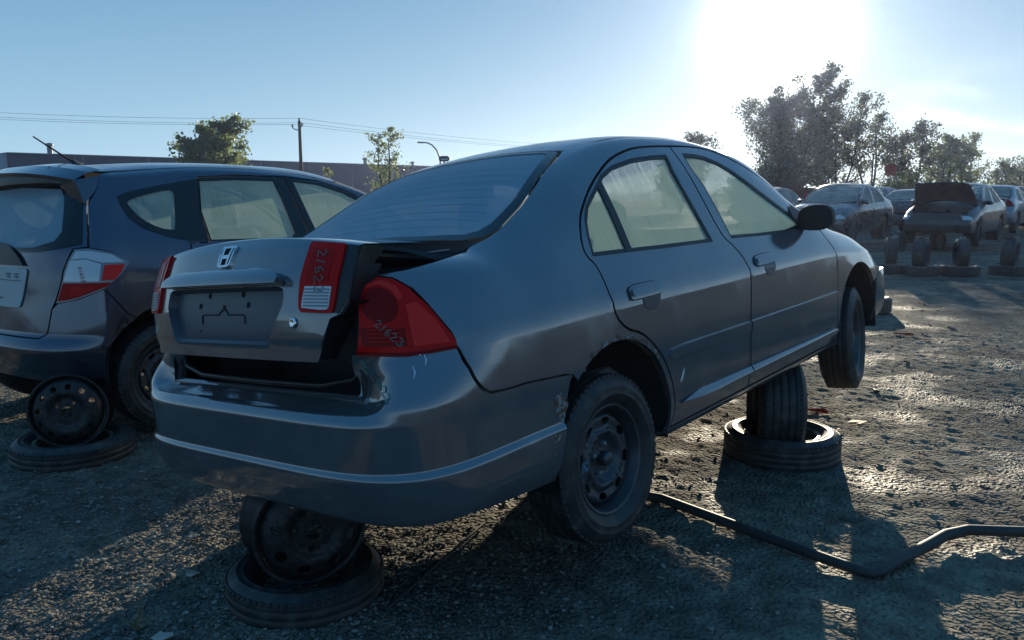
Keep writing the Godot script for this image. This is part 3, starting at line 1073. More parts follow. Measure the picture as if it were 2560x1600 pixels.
		# front corner: bumper and headlamp
		var fb := PackedVector2Array()
		for p in [[3.05, 0.50], [3.02, 0.40], [3.01, 0.30], [3.0, 0.24], [sh.xf + sh.span, 0.24], [sh.xf + sh.span, 0.535], [3.30, 0.535], [3.18, 0.530]]:
			fb.append(Vector2(p[0], p[1]))
		panel_part("front_bumper", sh, on_side(sh, fb, 0.05), [], pm, car, mir, fine)
		panel_part("headlamp_opening" if fine else "headlamp", sh, on_side(sh, v2([3.225, 0.60, 3.20, 0.545, 3.70, 0.545, 3.70, 0.625, 3.40, 0.645, 3.28, 0.640]), 0.04), [], mats.black_plastic if fine else mats.clear_lens, car, mir, fine, -0.02 if fine else 0.0, 0.012)
		# tail lamp on the body
		var tl := panel_part("tail_lamp", sh, on_side(sh, lamp, 0.02), [], mats.red_lens if fine else mats.red_dark, car, mir, fine, 0.001, 0.03)
		if fine:
			for e in [[mats.red_dark, oval(Vector2(-0.875, 0.905), 0.056, 0.05, 20), 0.002], [mats.red_dark, v2([-0.96, 0.795, -0.83, 0.787, -0.822, 0.838, -0.95, 0.848]), 0.002], [mats.red_bright, v2([-0.812, 0.785, -0.712, 0.785, -0.727, 0.845, -0.765, 0.905, -0.798, 0.90]), 0.003], [mats.red_bright, v2([-0.90, 0.968, -0.845, 0.974, -0.81, 0.955, -0.80, 0.92, -0.815, 0.912, -0.828, 0.945, -0.86, 0.962, -0.905, 0.955]), 0.003]]:
				var mb := MB.new()
				lay(mb, sh.pt, sh.nrm, on_side(sh, e[1], 0.02), [], 0.03, 0.12, 0.002, mir, e[2])
				part("lens_zone", mb, e[0], tl)
			for k in 4:
				var mb := MB.new()
				var yy := 0.800 + k * 0.011
				lay(mb, sh.pt, sh.nrm, on_side(sh, v2([-0.935, yy + 0.005, -0.835, yy, -0.834, yy + 0.004, -0.935, yy + 0.009]), 0.02), [], 0.03, 0.12, 0.003, mir, 0.005)
				part("lens_rib", mb, mats.red_lens, tl)
			var base := MB.new()
			lay(base, sh.pt, sh.nrm, on_side(sh, v2([-0.985, 0.770, -0.842, 0.758, -0.69, 0.762, -0.694, 0.771, -0.842, 0.768, -0.983, 0.780]), 0.02), [], 0.03, 0.12, 0.004, mir, 0.004)
			part("lamp_base", base, mats.red_dark, tl)

		# rear bumper half: crease, ledge and lip pushed out along the shell
		var bump := func(qq: float, s: float) -> Vector3:
			var p := sh.pt(qq, s)
			var y := p.y
			var o := 0.0
			if y < 0.450:
				o = 0.016 * smoothstep(0.446, 0.428, y)
			if y < 0.33:
				o -= 0.05 * pow((0.33 - y) / 0.08, 2.0) * 0.35
			if y > 0.585:
				var w := smoothstep(-0.86, -1.08, qq)
				o -= (y - 0.585) * lerpf(0.0, 0.9, w) * (1.0 if y < 0.66 else maxf(0.0, 1.0 - (y - 0.66) / 0.11))
			return p + sh.nrm(qq, s) * o
		var bn := func(qq: float, s: float) -> Vector3: return sh.normal_of(bump, qq, s)
		var e := sh.x0 - sh.span
		var bl := v2([e, 0.657, -1.16, 0.657, -1.09, 0.690, -1.055, 0.730, -1.000, 0.772, -0.842, 0.762, -0.697, 0.765, -0.670, 0.729, -0.594, 0.667, -0.550, 0.630, -0.522, 0.612, -0.382, 0.600, -0.238, 0.588, -0.285, 0.47, -0.325, 0.36, -0.347, 0.25, -0.51, 0.278, -0.65, 0.292, -0.90, 0.290, -1.11, 0.292, e, 0.292])
		var mbb := MB.new()
		lay(mbb, bump, bn, on_side(sh, bl, 0.03 if fine else 0.1), [], 0.045 if fine else 0.14, 0.08 if fine else 0.4, 0.02 if fine else 0.0, mir)
		var bmp := part("rear_bumper", mbb, pm, car)
		if fine and mir > 0.0:
			for chip in [[-0.262, 0.50, -0.300, 0.545, -0.335, 0.53, -0.325, 0.475, -0.300, 0.44], [-0.335, 0.415, -0.365, 0.425, -0.368, 0.398, -0.340, 0.395], [-0.353, 0.36, -0.368, 0.372, -0.372, 0.348]]:
				var mb := MB.new()
				lay(mb, bump, bn, on_side(sh, v2(chip), 0.02), [], 0.03, 0.12, 0.0, mir, 0.001)
				part("paint_chip", mb, mats.rust, bmp)
			strokes(bmp, "paint_mark", func(a: float, b: float) -> Vector3: return bump.call(a, sh.s_at_y(a, b)) + Vector3(-0.001, 0, 0.001), SCRAWL, Vector2(-1.005, 0.742), Vector2(0.020, -0.027), Vector2(0.020, 0.020), mats.marker_teal, 0.0016)
			strokes(tl, "paint_mark", func(a: float, b: float) -> Vector3: return sh.pt(a, sh.s_at_y(a, b)) + Vector3(-0.005, 0, 0.005), SCRAWL, Vector2(-0.905, 0.853), Vector2(0.015, -0.018), Vector2(0.017, 0.017), mats.marker_teal, 0.0014)
			for sc in [[-0.822, 0.733, -0.817, 0.715, -0.822, 0.698], [-0.788, 0.761, -0.782, 0.745, -0.784, 0.729], [-0.806, 0.764, -0.797, 0.758]]:
				var path := PackedVector3Array()
				for k in range(0, sc.size(), 2):
					path.append(bump.call(sc[k], sh.s_at_y(sc[k], sc[k + 1])) + Vector3(-0.0015, 0, 0.0015))
				var mb := MB.new()
				mb.tube(path, PackedFloat32Array([0.0012, 0.003, 0.001]), 5)
				part("paint_scrape", mb, mats.marker_white, bmp)

		if fine:
			# rusted lip of the rear arch and chipped paint beside it
			var lip := PackedVector2Array()
			for k in 15:
				var a := deg_to_rad(42 + k * 5.2)
				lip.append(arch_r + Vector2(cos(a), sin(a)) * (0.376 + 0.010 * sin(k * 2.3)))
			for k in 15:
				var a := deg_to_rad(42 + (14 - k) * 5.2)
				lip.append(arch_r + Vector2(cos(a), sin(a)) * 0.3625)
			var lm := MB.new()
			lay(lm, sh.pt, sh.nrm, on_side(sh, lip), [], 0.03, 0.12, 0.004, mir, 0.0012)
			part("rusted_lip", lm, mats.rust, car, "rusted and chipped wheel arch lip")
		# inner wheel housings
		for c in [[arch_r, 0.36], [arch_f, 0.356]]:
			var mb := MB.new()
			var cc: Vector2 = c[0]
			mb.lathe(PackedVector2Array([Vector2(c[1] + 0.004, 0.0), Vector2(c[1] + 0.004, 0.26), Vector2(0.0, 0.262)]), 24, Transform3D(Basis(Vector3(1, 0, 0), Vector3(0, 0, -mir), Vector3(0, mir, 0)), Vector3(cc.x, cc.y, mir * 0.795)), false, deg_to_rad(-14), PI + deg_to_rad(14))
			part("wheel_housing", mb, mats.liner, car)
		# dark shell just inside the skin, so that nothing shows through the joints
		var inner := MB.new()
		var low := on_side(sh, v2([-0.62, 0.25, 3.1, 0.25, 3.1, 0.56, 2.45, 0.80, 2.1, 0.86, 0.02, 0.90, -0.62, 0.93]), 0.1)
		lay(inner, sh.pt, sh.nrm, low, [on_side(sh, arch_cut(arch_r, 0.366)), on_side(sh, arch_cut(arch_f, 0.362))], 0.1, 0.5, 0.0, mir, -0.028)
		part("door_card", inner, mats.cabin_plastic, car)

	# top: roof, glass, hood
	var wide := func(pts: Array) -> PackedVector2Array: return on_top(sh, v2(pts), 0.03 if fine else 0.1)
	var head := [1.43, 0.53, 1.46, 0.42, 1.49, 0.25, 1.50, 0.0]
	var rf := PackedVector2Array()
	rf.append_array(PackedVector2Array([Vector2(0.30, 9.06), Vector2(0.6, 9.05), Vector2(1.0, 9.05), Vector2(1.3, 9.05), Vector2(1.40, 9.04)]))
	for k in range(2, 8, 2):
		rf.append(Vector2(head[k], sh.s_at_z(head[k], head[k + 1])))
	rf.append_array(PackedVector2Array([Vector2(0.289, 11.0), Vector2(0.289, 10.0), Vector2(0.288, 9.4)]))
	var roof := both_halves("roof", sh, rf, [], mats.roof_paint if fine else pm, car, fine, 0.0, 0.008)
	var rg := v2([-0.405, 0, -0.40, 0.35, -0.385, 0.55, -0.352, 0.607, -0.29, 0.622, -0.13, 0.598, 0.1, 0.540, 0.26, 0.486, 0.283, 0.46, 0.284, 0])
	both_halves("rear_window", sh, on_top(sh, rg, 0.03), [], mats.fogged_rear if fine else mats.dusty_glass, car, fine, -0.004)
	var band := v2([-0.385, 0.55, -0.352, 0.607, -0.29, 0.622, -0.13, 0.598, 0.1, 0.540, 0.26, 0.486, 0.283, 0.46, 0.284, 0.0, 0.262, 0.0, 0.258, 0.42, 0.235, 0.452, 0.08, 0.502, -0.13, 0.560, -0.27, 0.578, -0.32, 0.568, -0.352, 0.53, -0.372, 0.35, -0.377, 0.0, -0.405, 0.0, -0.40, 0.35])
	both_halves("window_border", sh, on_top(sh, band, 0.03), [], mats.frit, car, fine, -0.001)
	var ws := v2([1.505, 0, 1.495, 0.25, 1.465, 0.42, 1.435, 0.525, 1.60, 0.565, 1.90, 0.610, 2.12, 0.640, 2.30, 0.60, 2.42, 0.35, 2.46, 0])
	both_halves("windscreen", sh, on_top(sh, ws, 0.04), [], mats.dusty_glass, car, fine, -0.004)
	if fine:
		for k in 11:
			var dl := MB.new()
			var x := lerpf(-0.31, 0.20, k / 10.0)
			var wz := lerpf(0.52, 0.44, k / 10.0)
			for mir in [1.0, -1.0]:
				lay(dl, sh.pt, sh.nrm, on_top(sh, v2([x, 0, x + 0.002, 0, x + 0.002, wz, x, wz]), 0.05), [], 0.05, 0.25, 0.0, mir, -0.0025)
			part("heating_line", dl, mats.heating_wire, car)
	# scuttle and hood
	both_halves("scuttle", sh, PackedVector2Array([Vector2(2.15, 7.6), Vector2(2.22, 7.1), Vector2(2.34, 7.12), Vector2(2.42, 8.3), Vector2(2.50, 9.6), Vector2(2.55, 11.0), Vector2(2.46, 11.0), Vector2(2.42, 9.9), Vector2(2.30, 8.9)]), [], mats.black_plastic, car, fine, -0.012)
	var hood_pivot := Vector3(2.44, 0.90, 0)
	var hd := group_part("hood", car, Transform3D(Basis(Vector3(0, 0, 1), hood_open), hood_pivot))
	var hm := MB.new()
	for mir in [1.0, -1.0]:
		lay(hm, sh.pt, sh.nrm, PackedVector2Array([Vector2(2.35, 7.12), Vector2(2.7, 7.12), Vector2(3.0, 7.1), Vector2(3.24, 7.06), Vector2(3.25, 8.5), Vector2(3.25, 11.0), Vector2(2.56, 11.0), Vector2(2.51, 9.7), Vector2(2.43, 8.4)]), [], 0.06 if fine else 0.15, 0.25 if fine else 0.5, 0.03, mir)
	for k in hm.v.size():
		hm.v[k] -= hood_pivot
	part("hood_panel", hm, pm, hd)
	both_halves("front_panel", sh, on_side(sh, v2([3.26, 0.648, 3.30, 0.60, 3.72, 0.625, 3.72, 0.54, sh.xf + sh.span, 0.54, sh.xf + sh.span, 0.716, 3.26, 0.716]), 0.05), [], mats.black_plastic, car, fine, -0.01)
	if hood_open != 0.0:
		var bay := MB.new()
		bay.box(Vector3(2.85, 0.52, 0), Vector3(0.62, 0.3, 1.1), Basis.IDENTITY, 0.05)
		bay.box(Vector3(2.8, 0.70, 0.1), Vector3(0.4, 0.12, 0.5), Basis.IDENTITY, 0.03)
		part("engine", bay, mats.liner, car)

	# boot lid, swung up on its hinges
	boot_lid(car, sh, pm, fine, lid_open)

	# boot: opening, floor and inner rear panel
	var boot := MB.new()
	boot.box(Vector3(-0.47, 0.36, 0), Vector3(0.56, 0.02, 1.20))
	var wall := PackedVector3Array([Vector3(-0.365, 0.36, -0.62), Vector3(-0.365, 0.36, 0.62)])
	for k in range(8, -9, -1):
		var z := 0.66 * k / 8.0
		wall.append(Vector3(-0.365, sh.pt(-0.365, sh.s_at_z(-0.365, z)).y - 0.014, z))
	boot.flat(wall, Vector3(-1, 0, 0))
	for s in [-1.0, 1.0]:
		boot.box(Vector3(-0.47, 0.62, s * 0.655), Vector3(0.38, 0.52, 0.02))
	part("boot_lining", boot, mats.boot_carpet, car)
	var sillp := MB.new()
	sillp.box(Vector3(-0.862, 0.52, 0), Vector3(0.05, 0.25, 1.16), Basis(Vector3(0, 0, 1), -0.08), 0.01)
	part("boot_sill", sillp, pm, car)
	if fine:
		var strip := MB.new()
		var path := PackedVector3Array()
		for p in [[-0.40, 1.005, 0.66], [-0.56, 0.985, 0.655], [-0.70, 0.945, 0.635], [-0.79, 0.86, 0.605], [-0.825, 0.76, 0.565], [-0.85, 0.69, 0.50], [-0.868, 0.668, 0.36], [-0.872, 0.664, 0.0]]:
			path.append(Vector3(p[0], p[1], p[2]))
		for k in range(path.size() - 2, -1, -1):
			path.append(path[k] * Vector3(1, 1, -1))
		strip.tube(path, PackedFloat32Array([0.009]), 8)
		part("weatherstrip", strip, mats.trim_black, car)
		for mir in [1.0, -1.0]:
			var gut := MB.new()
			# channel beside the opening: from the wing's edge down to the weatherstrip
			for k in 6:
				var pts := PackedVector3Array()
				for u in [0, 1]:
					var qq := lerpf(-0.42, -0.90, (k + u) / 6.0)
					var top := sh.pt(qq, sh.s_at_y(qq, 0.985) if qq < -0.75 else lerpf(8.2, 7.15, clampf((-0.45 - qq) / 0.3, 0, 1)))
					pts.append(top * Vector3(1, 1, mir))
					pts.append((top + Vector3(0.01, -0.06, -0.05)) * Vector3(1, 1, mir))
				gut.flat(PackedVector3Array([pts[0], pts[2], pts[3], pts[1]]), Vector3(0, 0.4, -mir))
			# inner face of the lamp corner
			gut.flat(PackedVector3Array([sh.pt(-0.985, sh.s_at_y(-0.985, 0.77)) * Vector3(1, 1, mir), sh.pt(-0.925, sh.s_at_y(-0.925, 0.96)) * Vector3(1, 1, mir), Vector3(-0.66, 0.98, mir * 0.66), Vector3(-0.68, 0.60, mir * 0.66)]), Vector3(-0.3, 0, -mir))
			gut.flat(PackedVector3Array([(sh.pt(-1.10, sh.s_at_y(-1.10, 0.645)) - sh.nrm(-1.10, sh.s_at_y(-1.10, 0.645)) * 0.07) * Vector3(1, 1, mir), (sh.pt(-0.99, sh.s_at_y(-0.99, 0.775)) - sh.nrm(-0.99, sh.s_at_y(-0.99, 0.775)) * 0.02) * Vector3(1, 1, mir), Vector3(-0.68, 0.80, mir * 0.62), Vector3(-0.70, 0.56, mir * 0.55)]), Vector3(-0.3, 0.3, -mir))
			part("boot_channel", gut, mats.trim_black, car)
		for s in [[-0.55, 0.10], [-0.28, 0.16]]:
			var mb := MB.new()
			mb.box(Vector3(s[0], 1.035, 0.60), Vector3(s[1], 0.004, 0.006))
			part("hinge_rod", mb, mats.galvanised, car)

	# underside, cabin
	var under := MB.new()
	under.box(Vector3(1.2, 0.25, 0), Vector3(1.95, 0.04, 1.42), Basis.IDENTITY, 0.01)
	under.box(Vector3(0.0, 0.36, 0), Vector3(0.74, 0.06, 1.0), Basis.IDENTITY, 0.01)
	under.box(Vector3(-0.52, 0.31, 0), Vector3(0.42, 0.05, 1.16), Basis.IDENTITY, 0.01)
	under.box(Vector3(2.65, 0.40, 0), Vector3(0.9, 0.05, 1.0), Basis.IDENTITY, 0.01)
	under.box(Vector3(0.3, 0.27, -0.35), Vector3(0.5, 0.10, 0.25), Basis.IDENTITY, 0.03)
	under.tube(PackedVector3Array([Vector3(0, 0.24, -0.66), Vector3(0, 0.26, 0), Vector3(0, 0.24, 0.66)]), PackedFloat32Array([0.03]), 8)
	part("underside", under, mats.liner, car)
	var dash := MB.new()
	dash.box(Vector3(1.86, 0.78, 0), Vector3(0.34, 0.24, 1.36), Basis(Vector3(0, 0, 1), -0.15), 0.06)
	part("dashboard", dash, mats.cabin_plastic, car)
	for z in [-0.36, 0.36]:
		seat(car, 1.08, z, 0.30, 0.50, mats.cabin_cloth)
	seat(car, 0.32, 0.0, 0.34, 1.26, mats.cabin_cloth, false)
	if fine:
		steering(car, Vector3(1.56, 0.84, -0.37))
		var shelf := MB.new()
		shelf.box(Vector3(-0.12, 0.92, 0), Vector3(0.42, 0.02, 1.30), Basis.IDENTITY, 0.006)
		part("parcel_shelf", shelf, mats.cabin_cloth, car)
		var lining := MB.new()
		for mir in [1.0, -1.0]:
			lay(lining, sh.pt, sh.nrm, PackedVector2Array([Vector2(0.32, 8.8), Vector2(1.4, 8.9), Vector2(1.45, 11), Vector2(0.32, 11)]), [], 0.15, 0.5, 0.0, mir, -0.03)
		part("headliner", lining, mats.headliner, car)

	# mirrors
	for mir in [1.0, -1.0]:
		var mg := MB.new()
		mirror_shell(mg, Vector3(1.985, 0.950, mir * 0.845), mir)
		var mo := part("door_mirror", mg, mats.black_plastic if fine else pm, car)
		var arm := MB.new()
		arm.box(Vector3(1.99, 0.925, mir * 0.765), Vector3(0.09, 0.05, 0.08), Basis.IDENTITY, 0.015)
		var sail := PackedVector3Array()
		for p in [[1.88, 0.90], [2.17, 0.885], [2.12, 0.955], [1.95, 1.035], [1.90, 1.0]]:
			sail.append(sh.pt(p[0], sh.s_at_y(p[0], p[1])) * Vector3(1, 1, mir) + Vector3(0, 0, mir * 0.008))
		arm.flat(sail, Vector3(0, 0.3, mir))
		part("mirror_arm", arm, mats.black_plastic, mo)
	# wheels hang on their slack springs
	car_wheel(car, Vector3(0, 0.227, 0.715), 1.0, 0.0, fine, fine)
	car_wheel(car, Vector3(0, 0.227, -0.715), -1.0, 0.0, fine)
	car_wheel(car, Vector3(2.62, 0.190, 0.715), 1.0, 0.17, fine)
	car_wheel(car, Vector3(2.62, 0.190, -0.715), -1.0, 0.17, fine)
	return car


func mirror_shell(mb: MB, c: Vector3, mir: float) -> void:
	# a rounded housing, flat towards the rear
	var m := 20
	var rings := [[-0.05, 0.98], [-0.045, 1.0], [0.0, 0.97], [0.045, 0.82], [0.075, 0.55], [0.09, 0.2], [0.092, 0.0]]
	var first := mb.v.size()
	for r in rings:
		for k in m:
			var a := TAU * k / m
			var e := pow(absf(cos(a)), 0.75) * signf(cos(a))
			var f := pow(absf(sin(a)), 0.75) * signf(sin(a))
			var p := Vector3(r[0], f * 0.067 * r[1], mir * e * 0.092 * r[1])
			mb.vert(c + p, Vector3(r[0] * 6.0, f, mir * e).normalized())
	for i in rings.size() - 1:
		for k in m:
			var a := first + i * m + k
			var b := first + i * m + (k + 1) % m
			mb.tri(a, b, b + m)
			mb.tri(a, b + m, a + m)
	var cap := PackedVector3Array()
	for k in m:
		cap.append(mb.v[first + k] + Vector3(0.006, 0, 0))
	mb.flat(cap, Vector3(-1, 0, 0))


func boot_lid(car: Node3D, sh: Shell, pm: Material, fine: bool, open: float) -> void:
	var pivot := Vector3(-0.40, 1.045, 0)
	var lid := group_part("boot_lid", car, Transform3D(Basis(Vector3(0, 0, 1), -open), pivot))
	var top_at := func(z: float) -> float: return 1.045 - 0.04 * pow(z / 0.587, 2.0)
	var face := func(z: float, y: float) -> Vector3:
		var zz := minf(absf(z) / 0.80, 0.999)
		var x := sh.x0 - (sh.x0 - Shell.lerp_table(sh.ry, sh.rx, y)) * pow(1.0 - pow(zz, Shell.NE), 1.0 / Shell.NE)
		if y < 0.72:
			x += (0.72 - y) * 0.45
		return Vector3(x, y, z) - pivot
	var fnrm := func(z: float, y: float) -> Vector3:
		var du: Vector3 = face.call(z + 0.005, y) - face.call(z - 0.005, y)
		var dv: Vector3 = face.call(z, y + 0.005) - face.call(z, y - 0.005)
		var g := du.cross(dv).normalized()
		return g if g.x < 0.0 else -g
	var outline := v2([-0.475, 0.664, 0.475, 0.664, 0.481, 0.672, 0.530, 0.790, 0.560, 0.803, 0.583, 0.844, 0.588, 0.95, 0.585, 1.000])
	for k in range(9, -10, -1):
		var z := 0.575 * k / 9.0
		outline.append(Vector2(z, top_at.call(z) - 0.006))
	outline.append_array(v2([-0.585, 1.000, -0.588, 0.95, -0.583, 0.844, -0.560, 0.803, -0.530, 0.790, -0.481, 0.672]))
	outline = dense(outline, 0.03)
	var recess := dense(v2([-0.318, 0.884, 0.322, 0.884, 0.345, 0.876, 0.352, 0.850, 0.350, 0.825, 0.288, 0.720, 0.268, 0.708, -0.268, 0.708, -0.288, 0.720, -0.352, 0.825, -0.352, 0.850, -0.345, 0.876]), 0.02)
	var m := MB.new()
	lay(m, face, fnrm, outline, [recess], 0.04 if fine else 0.15, 0.03 if fine else 0.1, 0.02)
	# deck from the hinge line back to the edge, rounded over into the face
	var rows := 10
	var cols := 24
	var first := m.v.size()
	for j in cols + 1:
		var z := lerpf(-0.60, 0.60, float(j) / cols)
		var zt := z * 0.98
		var edge_pt: Vector3 = face.call(zt, top_at.call(zt) - 0.006)
		var a := Vector3(-0.425, sh.pt(-0.45, sh.s_at_z(-0.45, z)).y + 0.004, z) - pivot
		for i in rows + 1:
			var t := float(i) / rows
			var p := a.lerp(edge_pt + Vector3(0.03, 0.006, 0), t)
			p.y += 0.010 * sin(t * PI)
			if i == rows:
				p = edge_pt + Vector3(0.0, 0.0, 0)
			elif i == rows - 1:
				p = edge_pt + Vector3(0.012, 0.0055, 0)
			m.vert(p, Vector3(-0.05 - (0.9 if i == rows else 0.35 if i == rows - 1 else 0.0), 1, z * 0.15).normalized())
	for j in cols:
		for i in rows:
			var a := first + j * (rows + 1) + i
			m.tri(a, a + 1, a + rows + 2)
			m.tri(a, a + rows + 2, a + rows + 1)
	part("lid_skin", m, pm, lid)
	# underside and side flanges
	var u := MB.new()
	u.box(Vector3(-0.64, 0.985, 0) - pivot, Vector3(0.40, 0.03, 1.10), Basis(Vector3(0, 0, 1), 0.03), 0.01)
	u.box(Vector3(-0.862, 0.83, 0) - pivot, Vector3(0.02, 0.24, 0.86), Basis(Vector3(0, 0, 1), 0.02), 0.01)
	for s in [-1.0, 1.0]:
		var edge_pts := []
		for p in [[0.588, 1.0], [0.588, 0.95], [0.583, 0.844], [0.530, 0.790], [0.481, 0.672]]:
			edge_pts.append(face.call(s * p[0], p[1]))
		for k in 4:
			u.flat(PackedVector3Array([edge_pts[k] + Vector3(0.004, 0, 0), edge_pts[k + 1] + Vector3(0.004, 0, 0), edge_pts[k + 1] + Vector3(0.075, 0.0, -s * 0.02), edge_pts[k] + Vector3(0.075, 0.0, s * 0.02)]), Vector3(0.2, 0, s))
		u.flat(PackedVector3Array([edge_pts[0] + Vector3(0.075, 0, s * 0.02), edge_pts[0] + Vector3(0.0, 0.004, 0), Vector3(-0.46, 1.0, s * 0.60) - pivot, Vector3(-0.46, 0.97, s * 0.60) - pivot]), Vector3(0, -0.3, s))
	part("lid_frame", u, mats.trim_black, lid)
	# plate recess: floor set back, sloping sides
	var r := MB.new()
	var sunk := func(z: float, y: float) -> Vector3: return face.call(z, y) + Vector3(0.030 if y > 0.74 else 0.030 * clampf((y - 0.70) / 0.04, 0.35, 1.0), 0, 0)
	lay(r, sunk, fnrm, dense(inset(recess, 0.012), 0.02), [], 0.05, 0.05)
	var floor_rim := PackedVector2Array()
	for p in recess:
		floor_rim.append(Vector2(p.x * 0.965, (p.y - 0.796) * 0.87 + 0.796))
	for k in recess.size():
		var j := (k + 1) % recess.size()
		r.flat(PackedVector3Array([face.call(recess[k].x, recess[k].y), face.call(recess[j].x, recess[j].y), sunk.call(floor_rim[j].x, floor_rim[j].y), sunk.call(floor_rim[k].x, floor_rim[k].y)]), Vector3(-1, -(recess[k].y - 0.796), -recess[k].x))
	part("plate_recess", r, mats.plate_plastic, lid)
	# lamps on the lid
	for s in [1.0, -1.0]:
		var mirp := func(a: Array) -> PackedVector2Array:
			var o := v2(a)
			for k in o.size():
				o[k].x *= s
			return o
		var l := MB.new()
		lay(l, face, fnrm, dense(smooth(mirp.call([0.425, 1.010, 0.548, 1.000, 0.550, 0.912, 0.545, 0.812, 0.535, 0.803, 0.436, 0.806, 0.422, 0.826, 0.420, 0.94])), 0.02), [], 0.04, 0.04, 0.014, 1.0, 0.010)
		var lo := part("tail_lamp", l, mats.red_lens if fine else mats.red_dark, lid)
		if not fine:
			continue
		var wl := MB.new()
		lay(wl, face, fnrm, dense(smooth(mirp.call([0.444, 0.880, 0.534, 0.879, 0.531, 0.818, 0.520, 0.811, 0.441, 0.818, 0.438, 0.830])), 0.02), [], 0.04, 0.04, 0.003, 1.0, 0.0125)
		part("reversing_lens", wl, mats.clear_lens, lo)
		for k in 6:
			var rb := MB.new()
			var yy := 0.822 + k * 0.0095
			lay(rb, face, fnrm, mirp.call([0.446, yy, 0.528, yy - 0.001, 0.528, yy + 0.0035, 0.446, yy + 0.0045]), [], 0.05, 0.05, 0.003, 1.0, 0.0155)
			part("lens_rib", rb, mats.lens_grey, lo)
		var rd := MB.new()
		lay(rd, face, fnrm, dense(mirp.call([0.445, 0.990, 0.520, 0.985, 0.520, 0.895, 0.442, 0.897]), 0.03), [], 0.04, 0.04, 0.002, 1.0, 0.0115)
		part("lens_zone", rd, mats.red_mid, lo)
		var tr := MB.new()
		lay(tr, face, fnrm, dense(mirp.call([0.551, 1.0, 0.587, 0.996, 0.587, 0.95, 0.582, 0.846, 0.556, 0.803, 0.546, 0.806, 0.551, 0.912]), 0.03), [], 0.05, 0.05, 0.004, 1.0, 0.003)
		part("lamp_trim", tr, mats.trim_black, lo)
		if s > 0.0:
			strokes(lo, "paint_mark", func(a: float, b: float) -> Vector3: return face.call(a, b) + Vector3(-0.0155, 0, 0), SCRAWL, Vector2(0.470, 0.985), Vector2(0.004, -0.034), Vector2(0.030, 0.004), mats.marker_teal, 0.0014)
	if not fine:
		return
	# pull bar over the plate
	var hb := MB.new()
	var bar := func(z: float, y: float) -> Vector3:
		var t := clampf((y - 0.892) / 0.055, 0.0, 1.0)
		return face.call(z, y) + Vector3(-0.034 * sqrt(maxf(0.0, 1.0 - t * t)) - 0.002, 0, 0)
	var bar_n := func(z: float, y: float) -> Vector3:
		var dv: Vector3 = bar.call(z, y + 0.003) - bar.call(z, y - 0.003)
		var du: Vector3 = bar.call(z + 0.003, y) - bar.call(z - 0.003, y)
		var g := du.cross(dv).normalized()
		return g if g.x < 0.0 else -g
	lay(hb, bar, bar_n, dense(smooth(v2([-0.350, 0.892, 0.350, 0.892, 0.356, 0.910, 0.322, 0.932, 0.2, 0.944, 0.0, 0.948, -0.2, 0.944, -0.322, 0.932, -0.356, 0.910])), 0.02), [], 0.04, 0.0091, 0.03)
	part("pull_bar", hb, pm, lid)
	# bolt holes and the stamped bracket in the recess
	for h in [[-0.10, 0.862, 0.0075], [0.105, 0.864, 0.008], [-0.155, 0.828, 0.008], [0.14, 0.830, 0.008], [0.0, 0.822, 0.007], [-0.145, 0.742, 0.007], [0.075, 0.738, 0.007]]:
		var mb := MB.new()
		lay(mb, sunk, fnrm, oval(Vector2(h[0], h[1]), h[2], h[2] * 1.25, 12), [], 0.1, 0.1, 0.0, 1.0, 0.0025)
		part("bolt_hole", mb, mats.liner, lid)
	var st := MB.new()
	var sp := PackedVector3Array()
	for p in [[-0.135, 0.768], [-0.135, 0.795], [-0.125, 0.800], [-0.03, 0.800], [-0.01, 0.815], [0.01, 0.815], [0.03, 0.800], [0.115, 0.800], [0.125, 0.795], [0.125, 0.772]]:
		sp.append(sunk.call(p[0], p[1]) + Vector3(-0.001, 0, 0))
	st.tube(sp, PackedFloat32Array([0.003]), 6)
	part("stamped_rib", st, mats.trim_black, lid)
	# lock
	var lk := MB.new()
	var lp: Vector3 = face.call(0.399, 0.776)
	lk.lathe(v2([0.016, 0.0, 0.016, 0.004, 0.011, 0.006, 0.0095, 0.004, 0.0, 0.004]), 24, Transform3D(Basis(Vector3(0, 0, 1), PI / 2), lp))
	part("lock", lk, mats.chrome, lid)
	# maker's badge: a bright rounded frame with two splayed uprights and a bar
	var bd := MB.new()
	var em := func(z: float, y: float) -> Vector3: return face.call(z + 0.005, y)
	var outer := smooth(v2([-0.043, 1.018, 0.043, 1.018, 0.042, 0.995, 0.037, 0.958, 0.030, 0.950, -0.030, 0.950, -0.037, 0.958, -0.042, 0.995]), 0.3)
	var hole := smooth(v2([-0.0365, 1.011, 0.0365, 1.011, 0.035, 0.995, 0.030, 0.962, 0.025, 0.957, -0.025, 0.957, -0.030, 0.962, -0.035, 0.995]), 0.3)
	var back := MB.new()
	lay(back, em, fnrm, hole, [], 0.03, 0.03, 0.0, 1.0, 0.003)
	part("badge_ground", back, mats.liner, lid)
	lay(bd, em, fnrm, outer, [hole], 0.03, 0.03, 0.008, 1.0, 0.008)
	for s in [-1.0, 1.0]:
		lay(bd, em, fnrm, v2([s * 0.014, 0.957, s * 0.023, 0.957, s * 0.031, 1.011, s * 0.018, 1.011, s * 0.0150, 0.985]), [], 0.03, 0.03, 0.006, 1.0, 0.009)
	lay(bd, em, fnrm, v2([-0.016, 0.978, 0.016, 0.978, 0.0165, 0.990, -0.0165, 0.990]), [], 0.03, 0.03, 0.006, 1.0, 0.0085)
	part("badge", bd, mats.chrome, lid)


